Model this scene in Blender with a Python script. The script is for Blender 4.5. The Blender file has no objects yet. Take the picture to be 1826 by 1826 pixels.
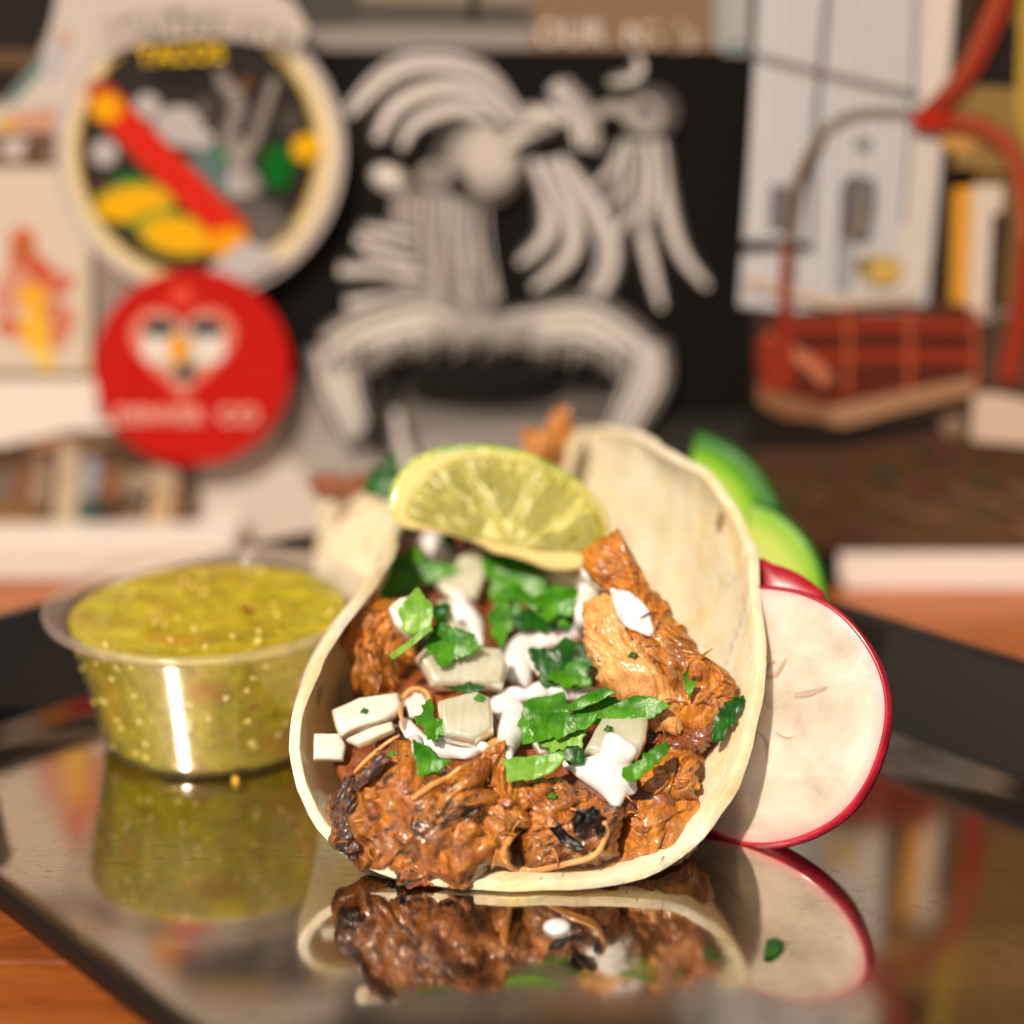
import bpy, bmesh, math, random
from mathutils import Vector, noise, Matrix
from mathutils.bvhtree import BVHTree
random.seed(7)
S = 0.01                                     # everything below is written in centimetres
C = bpy.context.scene.collection
scn = bpy.context.scene
# ------------------------------------------------------------------ camera
PITCH = math.radians(18); FPX = 3000.0
CAM = Vector((0, -23.3, 13.9))
cd = bpy.data.cameras.new('camera'); cam = bpy.data.objects.new('camera', cd); C.objects.link(cam)
cam.location = CAM * S; cam.rotation_euler = (math.pi/2 - PITCH, 0, 0)
cd.sensor_width = 36; cd.lens = FPX / 1826 * 36
cd.clip_start = 0.01; cd.clip_end = 50
cd.dof.use_dof = True; cd.dof.focus_distance = 0.271; cd.dof.aperture_fstop = cd.lens / 12.0
scn.camera = cam
# ------------------------------------------------------------------ light
SUN_EL, SUN_AZ = math.radians(46), math.radians(28)      # behind the camera, to its left
sdir = Vector((-math.sin(SUN_AZ)*math.cos(SUN_EL), -math.cos(SUN_AZ)*math.cos(SUN_EL), math.sin(SUN_EL)))
sl = bpy.data.lights.new('sun', 'SUN'); sun = bpy.data.objects.new('sun', sl); C.objects.link(sun)
sl.energy = 5.0; sl.angle = math.radians(0.8); sl.color = (1.0, 0.88, 0.75)
sun.rotation_euler = sdir.to_track_quat('Z', 'Y').to_euler()
w = bpy.data.worlds.new('World'); scn.world = w; w.use_nodes = True
wn = w.node_tree; sky = wn.nodes.new('ShaderNodeTexSky'); sky.sky_type = 'NISHITA'; sky.sun_disc = False
sky.sun_elevation = SUN_EL; sky.sun_rotation = math.atan2(sdir.x, sdir.y); sky.dust_density = 4; sky.ozone_density = 0.3
wn.links.new(sky.outputs[0], wn.nodes['Background'].inputs[0]); wn.nodes['Background'].inputs[1].default_value = 0.05
vs = scn.view_settings; vs.view_transform = 'Standard'; vs.look = 'None'; vs.exposure = 0.04; vs.gamma = 1
try:
    vs.use_white_balance = True; vs.white_balance_temperature = 6600; vs.white_balance_tint = 10
except Exception: pass
scn.cycles.max_bounces = 10; scn.cycles.transparent_max_bounces = 12; scn.cycles.glossy_bounces = 5
scn.cycles.blur_glossy = 0; scn.cycles.sample_clamp_indirect = 0; scn.cycles.use_denoising = True

# ------------------------------------------------------------------ layout helpers (cm)
_c, _s = math.cos(PITCH), math.sin(PITCH)
def ray(px, py):
    x = (px-913)/FPX; d = (py-913)/FPX
    return Vector((x, _c - d*_s, -_s - d*_c))
def at(px, py, y):                            # the point at depth y seen at that spot of the photograph
    r = ray(px, py); return CAM + r * ((y - CAM.y)/r.y)
def onz(px, py, z=0.0):
    r = ray(px, py); return CAM + r * ((z - CAM.z)/r.z)
def onplane(px, py, p0, n):
    r = ray(px, py); return CAM + r * ((p0-CAM).dot(n)/r.dot(n))

# ------------------------------------------------------------------ materials
class N:
    def __init__(s, name):
        s.m = bpy.data.materials.new(name); s.m.use_nodes = True; s.t = s.m.node_tree
        s.b = s.t.nodes['Principled BSDF']; s.out = s.t.nodes['Material Output']
        tc = s.t.nodes.new('ShaderNodeTexCoord'); mp = s.t.nodes.new('ShaderNodeMapping')
        mp.inputs['Scale'].default_value = (100, 100, 100); s.t.links.new(tc.outputs['Object'], mp.inputs[0]); s.co = mp.outputs[0]
    def new(s, t, **k):
        n = s.t.nodes.new(t)
        for a, v in k.items(): setattr(n, a, v)
        return n
    def link(s, a, b): s.t.links.new(a, b)
    def scaled(s, v):
        n = s.new('ShaderNodeVectorMath', operation='MULTIPLY'); s.link(s.co, n.inputs[0]); n.inputs[1].default_value = v; return n.outputs[0]
    def noise(s, sc, det=4, rough=.6, dist=0, co=None):
        n = s.new('ShaderNodeTexNoise'); s.link(co or s.co, n.inputs['Vector']); n.inputs['Scale'].default_value = sc
        n.inputs['Detail'].default_value = det; n.inputs['Roughness'].default_value = rough; n.inputs['Distortion'].default_value = dist; return n.outputs['Fac']
    def vor(s, sc, feature='F1', co=None):
        n = s.new('ShaderNodeTexVoronoi', feature=feature); s.link(co or s.co, n.inputs['Vector']); n.inputs['Scale'].default_value = sc; return n.outputs['Distance']
    def ramp(s, f, stops):
        n = s.new('ShaderNodeValToRGB'); s.link(f, n.inputs[0]); e = n.color_ramp.elements
        while len(e) > 1: e.remove(e[-1])
        for i, (p, c) in enumerate(stops):
            if not isinstance(c, tuple): c = (c, c, c)
            x = e[0] if i == 0 else e.new(p); x.position = p; x.color = (*c, 1)
        return n.outputs[0]
    def mix(s, f, a, b, mode='MIX'):
        n = s.new('ShaderNodeMix', data_type='RGBA', blend_type=mode)
        for i, v in ((0, f), (6, a), (7, b)):
            if isinstance(v, (int, float)): n.inputs[i].default_value = v
            elif isinstance(v, tuple): n.inputs[i].default_value = (*v, 1)
            else: s.link(v, n.inputs[i])
        return n.outputs[2]
    def math(s, op, a, b=0.0):
        n = s.new('ShaderNodeMath', operation=op)
        for i, v in ((0, a), (1, b)):
            if isinstance(v, (int, float)): n.inputs[i].default_value = v
            else: s.link(v, n.inputs[i])
        return n.outputs[0]
    def bump(s, h, dist=.02, strength=1.0, prev=None):
        n = s.new('ShaderNodeBump'); s.link(h, n.inputs['Height']); n.inputs['Distance'].default_value = dist*S; n.inputs['Strength'].default_value = strength
        if prev: s.link(prev, n.inputs['Normal'])
        return n.outputs[0]
    def set(s, **k):
        for a, v in k.items():
            a = {'base':'Base Color','rough':'Roughness','sss':'Subsurface Weight','sssr':'Subsurface Radius','ssss':'Subsurface Scale','coat':'Coat Weight','coatr':'Coat Roughness',
                 'trans':'Transmission Weight','spec':'Specular IOR Level','metal':'Metallic','normal':'Normal','ior':'IOR','alpha':'Alpha','sheen':'Sheen Weight'}[a]
            i = s.b.inputs[a]
            if isinstance(v, (int, float)): i.default_value = v
            elif isinstance(v, tuple): i.default_value = (*v, 1) if a == 'Base Color' else v
            else: s.link(v, i)
        return s.m
def flat(name, col, rough=.6, **k):
    k.setdefault('spec', .12); n = N(name); f = n.noise(6, 3)
    c = n.mix(n.math('MULTIPLY', f, .25), col, tuple(x*.72 for x in col)); return n.set(base=c, rough=rough, **k)

def meat_mat(name, dark, mid, light, lightness=.5, char=.64):
    n = N(name)
    fib = n.noise(1.0, 6, .65, 1.2, n.scaled((6.5, 1.1, 1.8)))
    big = n.noise(1.1, 5, .7, .6); fine = n.noise(9, 6, .75, .5); gr = n.noise(30, 3, .6)
    f = n.math('ADD', n.math('MULTIPLY', big, .55), n.math('ADD', n.math('MULTIPLY', fib, .3), n.math('MULTIPLY', fine, .3)))
    col = n.ramp(f, [(.40, dark), (.485, tuple(a*.6+b*.4 for a, b in zip(dark, mid))), (.56, mid), (.66, tuple((a+b)/2 for a, b in zip(mid, light))), (.74, light)])
    crust = n.ramp(n.noise(.75, 5, .62, .8), [(.47, 0.0), (.60, .75)])
    col = n.mix(crust, col, n.mix(.55, tuple(x*.5 for x in mid), dark))
    ch = n.noise(1.6, 7, .78, .4)
    cm = n.ramp(ch, [(char, 0.0), (char+.035, 1.0)])
    col = n.mix(n.math('MULTIPLY', cm, n.ramp(fine, [(.42, 0.0), (.52, 1.0)])), col, (.012, .006, .004))
    h = n.math('ADD', n.math('MULTIPLY', fib, .8), n.math('ADD', n.math('MULTIPLY', fine, .5), n.math('MULTIPLY', gr, .18)))
    b = n.bump(h, .038, 1.0)
    b2 = n.bump(n.vor(22), .010, .6, b)
    ro = n.ramp(n.noise(2.2, 5, .7), [(.42, .2), (.58, .62)]); cw = n.ramp(n.noise(1.3, 5, .7), [(.40, .1), (.56, 1.0)])
    return n.set(base=col, rough=ro, coat=cw, coatr=.13, normal=b2, sss=.02, sssr=(1, .35, .12), ssss=.001, spec=.6)
M = {}
M['meat'] = meat_mat('glazed_meat', (.06, .011, .0015), (.50, .155, .005), (.82, .38, .03), char=.6)
M['meat_char'] = meat_mat('charred_meat', (.045, .008, .0015), (.44, .125, .004), (.82, .36, .025), char=.50)
M['meat_pale'] = meat_mat('pale_meat', (.55, .17, .02), (.80, .38, .10), (.88, .52, .20), char=.74)
M['meat_burnt'] = meat_mat('burnt_meat', (.02, .005, .002), (.14, .03, .003), (.45, .12, .01), char=.44)
M['meat_deep'] = meat_mat('deep_meat', (.035, .007, .002), (.22, .045, .004), (.42, .12, .012))

n = N('tortilla'); 
blot = n.noise(.9, 5, .6, .5); fine = n.noise(14, 5, .7)
col = n.ramp(blot, [(.36, (.88, .74, .42)), (.5, (.94, .84, .58)), (.62, (.96, .90, .70))])
dots = n.vor(.75, co=None); sp = n.math('ADD', dots, n.math('MULTIPLY', n.noise(5, 3), .12))
m1 = n.ramp(sp, [(.17, 1.0), (.22, 0.0)])
col = n.mix(n.math('MULTIPLY', m1, .8), col, (.30, .13, .03))
sp2 = n.math('ADD', n.vor(1.9), n.math('MULTIPLY', n.noise(9, 3), .14)); m2 = n.math('MULTIPLY', n.ramp(sp2, [(.13, 1.0), (.17, 0.0)]), n.ramp(n.noise(.5, 3), [(.44, 0.0), (.54, .85)])); col = n.mix(m2, col, (.42, .17, .03))
patch = n.ramp(n.noise(.55, 4, .6), [(.57, 0.0), (.68, .45)]); col = n.mix(patch, col, (.66, .38, .12))
h = n.math('ADD', n.math('MULTIPLY', n.noise(1.8, 4, .6), 1.0), n.math('MULTIPLY', fine, .22))
n.set(base=col, rough=.55, normal=n.bump(h, .1, .8), sss=.25, sssr=(1, .6, .3), ssss=.0022)
t = n.new('ShaderNodeBsdfTranslucent'); t.inputs[0].default_value = (.95, .74, .40, 1); mx = n.new('ShaderNodeMixShader'); mx.inputs[0].default_value = .22; n.link(n.b.outputs[0], mx.inputs[1]); n.link(t.outputs[0], mx.inputs[2]); n.link(mx.outputs[0], n.out.inputs[0]); M['tortilla'] = n.m

n = N('onion'); f = n.noise(1.5, 3); ln = n.new('ShaderNodeTexWave'); n.link(n.scaled((3, .8, .8)), ln.inputs[0]); ln.inputs['Scale'].default_value = .7; ln.inputs['Distortion'].default_value = 2.5
col = n.ramp(f, [(.35, (.64, .63, .40)), (.65, (.84, .81, .62))])
M['onion'] = n.set(base=col, rough=.22, sss=.5, sssr=(1, .9, .5), ssss=.005, trans=.40, ior=1.36, normal=n.bump(ln.outputs[1], .01, .3), coat=.3, coatr=.08)
n = N('onion_white'); f = n.noise(1.5, 3)
M['onion_white'] = n.set(base=n.ramp(f, [(.35, (.74, .67, .50)), (.65, (.84, .78, .66))]), rough=.25, sss=.6, sssr=(1, .9, .6), ssss=.003, coat=.3, coatr=.1)
n = N('crema'); M['crema'] = n.set(base=(.84, .81, .77), rough=.28, sss=.5, sssr=(1, .85, .7), ssss=.003, normal=n.bump(n.noise(5, 4, .6), .03, .5), coat=.25, coatr=.15)

def leafmat(name, a, b, tr):
    n = N(name); f = n.noise(1.6, 4, .6); v = n.vor(1.7, 'DISTANCE_TO_EDGE', n.scaled((2.2, .8, 1)))
    col = n.ramp(f, [(.35, a), (.65, b)]); vein = n.ramp(v, [(0, 1.0), (.05, 0.0)])
    col = n.mix(n.math('MULTIPLY', vein, .12), col, tuple(min(1, x*1.6+.02) for x in b))
    n.set(base=col, rough=.33, normal=n.bump(n.math('ADD', n.math('MULTIPLY', n.ramp(v, [(0, 0.0), (.2, 1.0)]), .25), n.noise(4, 4)), .03, .7), spec=.35)
    t = n.new('ShaderNodeBsdfTranslucent'); n.link(n.mix(.5, col, tr), t.inputs[0])
    mx = n.new('ShaderNodeMixShader'); mx.inputs[0].default_value = .3; n.link(n.b.outputs[0], mx.inputs[1]); n.link(t.outputs[0], mx.inputs[2]); n.link(mx.outputs[0], n.out.inputs[0]); return n.m
M['leaf'] = leafmat('cilantro_leaf', (.022, .16, .003), (.105, .36, .007), (.3, .6, .02))
M['leaf_dark'] = leafmat('dark_cilantro_leaf', (.006, .055, .006), (.02, .15, .008), (.1, .3, .01))
M['leaf_light'] = leafmat('light_cilantro_leaf', (.13, .37, .02), (.32, .58, .08), (.5, .7, .1))

# salsa
n = N('salsa'); f = n.noise(1.4, 5, .7, .5); f2 = n.noise(6, 4, .7)
col = n.ramp(n.math('ADD', n.math('MULTIPLY', f, .7), n.math('MULTIPLY', f2, .35)), [(.36, (.19, .16, .002)), (.50, (.36, .30, .003)), (.66, (.54, .44, .02))])
or_ = n.ramp(n.noise(.8, 3, .5, .3), [(.58, 0.0), (.70, .5)]); col = n.mix(or_, col, (.50, .17, .01))
M['salsa'] = n.set(base=col, rough=.2, sss=.35, sssr=(1, .8, .15), ssss=.008, coat=.4, coatr=.08, normal=n.bump(n.math('ADD', f, n.math('MULTIPLY', f2, .4)), .1, .8))
M['seed'] = flat('salsa_seed', (.72, .56, .16), .3, coat=.5)
M['chili'] = flat('chili_flake', (.20, .018, .004), .3)
# clear plastic: thin, so light passes straight through
n = N('clear_plastic'); fr = n.new('ShaderNodeFresnel'); fr.inputs[0].default_value = 1.5
gl = n.new('ShaderNodeBsdfGlossy'); gl.inputs['Roughness'].default_value = .055; gl.inputs[0].default_value = (1, 1, 1, 1)
tr = n.new('ShaderNodeBsdfTransparent'); tr.inputs[0].default_value = (1, 1, 1, 1)
df = n.new('ShaderNodeBsdfDiffuse'); df.inputs[0].default_value = (.75, .68, .6, 1)
m0 = n.new('ShaderNodeMixShader'); lw = n.new('ShaderNodeLayerWeight'); lw.inputs[0].default_value = .25; lw2 = n.new('ShaderNodeLayerWeight'); lw2.inputs[0].default_value = .5
n.link(n.math('ADD', n.math('MULTIPLY', lw.outputs['Facing'], .05), .0), m0.inputs[0]); n.link(tr.outputs[0], m0.inputs[1]); n.link(df.outputs[0], m0.inputs[2])
mx = n.new('ShaderNodeMixShader'); n.link(n.math('ADD', n.math('MULTIPLY', n.math('POWER', lw2.outputs['Facing'], 4), .75), .11), mx.inputs[0]); n.link(m0.outputs[0], mx.inputs[1]); n.link(gl.outputs[0], mx.inputs[2]); n.link(mx.outputs[0], n.out.inputs[0]); M['plastic'] = n.m
n = N('milky_plastic_rim'); M['plastic_rim'] = n.set(base=(.62, .50, .40), rough=.12, alpha=.2, coat=.9, coatr=.04)

# lime, radish, cucumber
n = N('lime_pulp'); v = n.vor(3.0, co=n.scaled((1, 1, 1))); 
M['lime_pulp'] = n.set(base=n.ramp(n.noise(1.2, 4), [(.35, (.36, .31, .015)), (.65, (.50, .42, .04))]), rough=.42, spec=.35, sss=.5, sssr=(1, .9, .3), ssss=.004, coat=.08, coatr=.25)
M['lime_pith'] = flat('lime_pith', (.66, .52, .20), .5, sss=.4, sssr=(1, .9, .5), ssss=.003)
n = N('lime_rind'); M['lime_rind'] = n.set(base=n.ramp(n.noise(1, 3), [(.4, (.16, .30, .01)), (.6, (.40, .42, .015))]), rough=.3, normal=n.bump(n.vor(9), .03, .5), coat=.05, spec=.3)
n = N('radish_flesh')
g = n.noise(.8, 5, .6, .4); tcg = n.new('ShaderNodeVectorMath', operation='LENGTH'); n.link(n.scaled((1, 1, 0)), tcg.inputs[0]); r = tcg.outputs['Value']
at2 = n.new('ShaderNodeSeparateXYZ'); n.link(n.co, at2.inputs[0]); ang = n.math('ARCTAN2', at2.outputs[1], at2.outputs[0])
cmb = n.new('ShaderNodeCombineXYZ'); n.link(n.math('MULTIPLY', ang, 3), cmb.inputs[0]); n.link(n.math('MULTIPLY', r, .8), cmb.inputs[1])
rad = n.noise(1.6, 4, .6, .3, cmb.outputs[0])
col = n.ramp(g, [(.35, (.40, .33, .25)), (.5, (.54, .46, .37)), (.65, (.63, .56, .48))])
col = n.mix(n.math('MULTIPLY', n.ramp(rad, [(.5, 0.0), (.66, 1.0)]), .25), col, (.74, .58, .38))
ck = n.math('ABSOLUTE', n.math('SUBTRACT', n.noise(1.5, 2, .4, 0, cmb.outputs[0]), .5))
cmask = n.math('MULTIPLY', n.ramp(ck, [(.006, 1.0), (.035, 0.0)]), n.ramp(r, [(.55, 1.0), (.95, 0.0)]))
col = n.mix(n.ramp(n.math('MULTIPLY', r, .46), [(.88, 0.0), (.97, .7)]), col, (.80, .26, .28))
M['radish_flesh'] = n.set(base=col, rough=.35, sss=.35, sssr=(1, .8, .6), ssss=.003, coat=.25, coatr=.15, normal=n.bump(g, .05, .7))
n = N('radish_skin'); M['radish_skin'] = n.set(base=n.ramp(n.noise(1.5, 4), [(.35, (.28, .004, .012)), (.7, (.48, .012, .03))]), rough=.25, coat=.6, coatr=.08, sss=.1, sssr=(1, .2, .2), ssss=.002)
n = N('cucumber_flesh'); tcg = n.new('ShaderNodeVectorMath', operation='LENGTH'); n.link(n.scaled((1, 1, 0)), tcg.inputs[0])
M['cucumber_flesh'] = n.set(base=n.ramp(n.math('MULTIPLY', tcg.outputs['Value'], .378), [(.1, (.55, .58, .22)), (.56, (.44, .54, .11)), (.70, (.17, .40, .012)), (.80, (.02, .15, .004))]), rough=.3, sss=.4, sssr=(.7, 1, .3), ssss=.003, spec=.2, normal=n.bump(n.noise(2.5, 4), .03, .6))
M['cucumber_skin'] = flat('cucumber_skin', (.012, .10, .006), .55)

# tray, wood
n = N('polished_tray')
co = n.new('ShaderNodeTexCoord'); 
sc1 = n.noise(1.0, 6, .75, 1.5, n.scaled((.25, 2.6, 1))); sc2 = n.noise(1.0, 6, .7, 2.5, n.scaled((1.5, 6, 1)))
msk = n.ramp(n.noise(.16, 3, .5), [(.42, 0.0), (.58, 1.0)])
smear = n.math('MULTIPLY', n.ramp(sc2, [(.52, 0.0), (.66, 1.0)]), msk)
ba = n.mix(n.math('MULTIPLY', smear, .6), (.54, .50, .45), (.24, .21, .17))
specks = n.ramp(n.vor(1.3), [(.02, 1.0), (.035, 0.0)])
ba = n.mix(n.math('MULTIPLY', specks, .6), ba, (.85, .75, .6))
ro = n.math('ADD', n.math('MULTIPLY', smear, .10), n.math('ADD', .075, n.math('MULTIPLY', sc1, .02)))
M['tray'] = n.set(base=ba, metal=1.0, rough=ro, normal=n.bump(n.math('ADD', sc1, n.math('MULTIPLY', sc2, .25)), .0006, .12))
M['black'] = flat('burnt_black', (.008, .006, .005), .35, coat=.3)
M['tray_outer'] = flat('black_enamel', (.008, .007, .006), .55, spec=.25)
M['tray_wall'] = flat('dark_polished_wall', (.13, .105, .075), .06, metal=.9)
n = N('wood_plank'); wv = n.noise(1.0, 6, .65, 1.5, n.scaled((.45, 4.5, 4.5)))
info = n.new('ShaderNodeObjectInfo')
ca = n.ramp(wv, [(.3, (.16, .035, .008)), (.5, (.33, .085, .014)), (.7, (.48, .15, .025))])
M['wood'] = n.set(base=n.mix(n.math('MULTIPLY', info.outputs['Random'], .45), ca, (.14, .035, .010)), rough=.4, coat=.2, normal=n.bump(wv, .02, .5))

# ------------------------------------------------------------------ object helpers
HITS = []                                      # (verts, faces) of what already lies in the taco
def obj(name, V, F, mat, parent=None, origin=None, smooth=True, mats=None, fm=None):
    if origin is None:
        origin = parent['_o'] if parent is not None and '_o' in parent else None
    o3 = Vector(origin) if origin is not None else sum((Vector(v) for v in V), Vector())/len(V)
    me = bpy.data.meshes.new(name); me.from_pydata([tuple((Vector(v)-o3)*S) for v in V], [], F)
    for m in (mats or [mat]): me.materials.append(m)
    if fm: me.polygons.foreach_set('material_index', fm)
    if smooth: me.polygons.foreach_set('use_smooth', [True]*len(me.polygons))
    me.update()
    o = bpy.data.objects.new(name, me); C.objects.link(o)
    if parent is not None:
        o.parent = parent
        o.location = (0, 0, 0) if origin is None or '_o' in parent and tuple(origin) == tuple(parent['_o']) else (o3 - Vector(parent['_o']))*S
    else: o.location = o3*S
    o['_o'] = tuple(o3)
    return o
def tag(o, label, cat, group=None, kind=None):
    if label: o['label'] = label
    if cat: o['category'] = cat
    if group: o['group'] = group
    if kind: o['kind'] = kind
    return o
def empty(name, loc, label, cat, group=None, rot=None):
    o = bpy.data.objects.new(name, None); C.objects.link(o); o.location = Vector(loc)*S; o.empty_display_size = .01; o['_o'] = tuple(loc)
    return tag(o, label, cat, group)
def mods(o, solid=0, sub=0, bevel=0, off=0):
    if solid: m = o.modifiers.new('solid', 'SOLIDIFY'); m.thickness = solid*S; m.offset = off; 
    if bevel: m = o.modifiers.new('bevel', 'BEVEL'); m.width = bevel*S; m.segments = 2; m.limit_method = 'ANGLE'
    if sub: m = o.modifiers.new('sub', 'SUBSURF'); m.levels = m.render_levels = sub
    return o
def box(a, b):
    x0, y0, z0 = a; x1, y1, z1 = b
    V = [(x0,y0,z0),(x1,y0,z0),(x1,y1,z0),(x0,y1,z0),(x0,y0,z1),(x1,y0,z1),(x1,y1,z1),(x0,y1,z1)]
    return V, [(0,3,2,1),(4,5,6,7),(0,1,5,4),(1,2,6,5),(2,3,7,6),(3,0,4,7)]
def catmull(P, n, closed=True, sharp=0.0):
    out = []; m = len(P); segs = m if closed else m-1
    L = [(P[(i+1) % m]-P[i]).length for i in range(segs)]; tot = sum(L) or 1
    for i in range(segs):
        k = max(2, round(n*L[i]/tot)); p1, p2 = P[i], P[(i+1) % m]
        p0 = P[(i-1) % m] if closed or i else p1; p3 = P[(i+2) % m] if closed or i+2 < m else p2
        for j in range(k):
            t = j/k
            q = .5*((2*p1)+(p2-p0)*t+(2*p0-5*p1+4*p2-p3)*t*t+(3*p1-p0-3*p2+p3)*t**3)
            out.append(q.lerp(p1.lerp(p2, t), sharp))
    if not closed: out.append(P[-1].copy())
    return out
def basis(nrm):
    nrm = nrm.normalized(); u = Vector((0, 0, 1)).cross(nrm)
    u = Vector((1, 0, 0)) if u.length < 1e-4 else u.normalized()
    return u, nrm.cross(u), nrm
def nvec(el, az=0):                            # a normal that looks at the camera side; el up, az to the left
    e, a = math.radians(el), math.radians(az); return Vector((-math.sin(a)*math.cos(e), -math.cos(a)*math.cos(e), math.sin(e)))
def pillow(P, nrm, top, bot=None, n=90, rings=14, p=2.0, q=.5, jag=0, jagf=3, disp=None, sharp=0, bend=0, bendv=0, center=None):
    """closed cushion over the outline P (points in space); disp(point, k) -> height added along the normal"""
    bot = top if bot is None else bot
    B = catmull([Vector(v) for v in P], n, True, sharp); m = len(B)
    c = Vector(center) if center is not None else sum(B, Vector())/m
    u, v, nn = basis(nrm); ext = max((b-c).length for b in B)
    if jag:
        B = [c + (b-c)*(1 + jag*noise.fractal(b*jagf, .7, 2, 4)/max((b-c).length, .3)) for b in B]
    V = []; F = []
    def pt(b, k, side):
        q0 = c + (b-c)*k; h = (max(0, 1-k**p))**q
        d = q0 - c; off = bend*(d.dot(u)/ext)**2 + bendv*(d.dot(v)/ext)**2
        h = (top if side > 0 else -bot)*h
        e = disp(q0, k) if disp else 0
        if side < 0: e *= .3
        return q0 + nn*(h + off + e*(1 if k < .999 else .4))
    V.append(pt(c, 0, 1)); ks = [math.sin(math.pi/2*(i+1)/rings)**.9 for i in range(rings)]
    for k in ks:
        for b in B: V.append(pt(b, k, 1))
    for j in range(m): F.append((0, 1+j, 1+(j+1) % m))
    for i in range(rings-1):
        a, b2 = 1+i*m, 1+(i+1)*m
        for j in range(m): F.append((a+j, b2+j, b2+(j+1) % m, a+(j+1) % m))
    base = 1+(rings-1)*m; R2 = max(3, rings//3); kb = [math.sin(math.pi/2*(i+1)/R2) for i in range(R2-1)][::-1]
    prev = base
    for k in kb:
        st = len(V)
        for b in B: V.append(pt(b, k, -1))
        for j in range(m): F.append((prev+j, st+j, st+(j+1) % m, prev+(j+1) % m))
        prev = st
    V.append(pt(c, 0, -1)); L = len(V)-1
    for j in range(m): F.append((prev+j, L, prev+(j+1) % m))
    return V, F
def register(V, F): HITS.append((V, F))
_bvh = [None, 0]
def bvh():
    if _bvh[1] != len(HITS):
        VV, FF = [], []
        for V, F in HITS:
            b = len(VV); VV += [tuple(v) for v in V]; FF += [tuple(i+b for i in f) for f in F]
        _bvh[0] = BVHTree.FromPolygons(VV, FF); _bvh[1] = len(HITS)
    return _bvh[0]
def surf(px, py):
    r = ray(px, py).normalized(); h = bvh().ray_cast(CAM, r, 60)
    return h[0]
def fit(pts_px, lift=0.05, face=.5):
    """plane resting on the pile under an outline: centre and a normal partly turned to the viewer"""
    H = [h for h in (surf(x, y) for x, y in pts_px) if h is not None]
    cx = sum(p[0] for p in pts_px)/len(pts_px); cy = sum(p[1] for p in pts_px)/len(pts_px)
    hc = surf(cx, cy); 
    ds = sorted([(h-CAM).length for h in H] + ([(hc-CAM).length] if hc else []))
    d = ds[int(len(ds)*.2)] if ds else 28
    c = CAM + ray(cx, cy).normalized()*(d-lift)
    view = -ray(cx, cy).normalized(); nn = (view*face + Vector((0, -.35, .94))*(1-face)).normalized()
    return c, nn
def outline(px, c, nn): return [onplane(x, y, c, nn) for x, y in px]
def ell(cx, cy, rx, ry, rot=0, k=14):
    a0 = math.radians(rot); return [(cx+rx*math.cos(t)*math.cos(a0)-ry*math.sin(t)*math.sin(a0), cy+rx*math.cos(t)*math.sin(a0)+ry*math.sin(t)*math.cos(a0)) for t in [2*math.pi*i/k for i in range(k)]]

# ------------------------------------------------------------------ setting: counter of wooden planks, display wall
g = tag(obj('counter', *box((-40, -34, -1.6), (40, 24, -.45)), M['wood'], smooth=False), None, None, kind='structure')
yy = -34
wds = [4.3, 4.9, 4.6, 4.4, 5.0]
i = 0
while yy < 24:
    wd = wds[i % 5]; y1 = min(yy+wd-.05, 24)
    for x0, x1 in ((-40, -9.5+((i*7) % 11)), (-9.45+((i*7) % 11), 22), (22.05, 40)):
        o = obj('plank', *box((x0, yy, -.44), (x1-.03, y1, -.17)), M['wood'], g, origin=(x0+3.1*i, yy, -.4), smooth=False); mods(o, bevel=.04)
    yy += wd; i += 1
tag(obj('wall', *box((-40, 19, -.17), (40, 20, 24)), flat('dark_wall', (.030, .022, .017), .8), smooth=False), None, None, kind='structure')

# ------------------------------------------------------------------ tray
U = Vector((.695, -.719, 0)); W = Vector((.719, .695, 0))
def rrect(u0, u1, v0, v1, r, z, k=10):
    out = []; R0 = r
    for iu, iv, a0 in ((1, 1, 0), (0, 1, 90), (0, 0, 180), (1, 0, 270)):
        r = R0 + (2.5 if a0 == 90 else 0); cu = u1-r if iu else u0+r; cv = v1-r if iv else v0+r
        for j in range(k+1):
            a = math.radians(a0 + 90*j/k); out.append(U*(cu+r*math.cos(a)) + W*(cv+r*math.sin(a)) + Vector((0, 0, z)))
    return out
tu0, tu1, tv0, tv1 = -11.35, 17.5, -5.65, 9.3
rings_in = [(0, 0, 3.0), (.14, .05, 3.1), (1.0, 1.55, 3.8), (1.12, 1.67, 3.9), (1.26, 1.70, 4.0), (1.36, 1.66, 4.1)]
V = []; F = []
for gr, z, r in rings_in: V += rrect(tu0-gr, tu1+gr, tv0-gr, tv1+gr, r, z)
m = 44
F.append(tuple(range(m)))
for i in range(len(rings_in)-1):
    for j in range(m): F.append((i*m+j, (i+1)*m+j, (i+1)*m+(j+1) % m, i*m+(j+1) % m))
tr_o = empty('serving_tray', (0, 0, 0), 'shiny dark rectangular tray with a raised black rim under the taco and salsa cup', 'tray')
o = obj('tray_surface', V[:m], F[:1], M['tray'], tr_o, origin=(0, 0, 0), smooth=False)
o = obj('tray_wall', V, F[1:], M['tray_wall'], tr_o, origin=(0, 0, 0))
V = []; F = []
rings_out = [(1.37, 1.65, 4.1), (1.36, 1.5, 4.1), (1.2, 1.3, 4.0), (.35, .0, 3.2), (.12, -.15, 3.0)]
for gr, z, r in rings_out: V += rrect(tu0-gr, tu1+gr, tv0-gr, tv1+gr, r, z)
for i in range(len(rings_out)-1):
    for j in range(m): F.append((i*m+j, (i+1)*m+j, (i+1)*m+(j+1) % m, i*m+(j+1) % m))
F.append(tuple(reversed(range(4*m, 5*m))))
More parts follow.
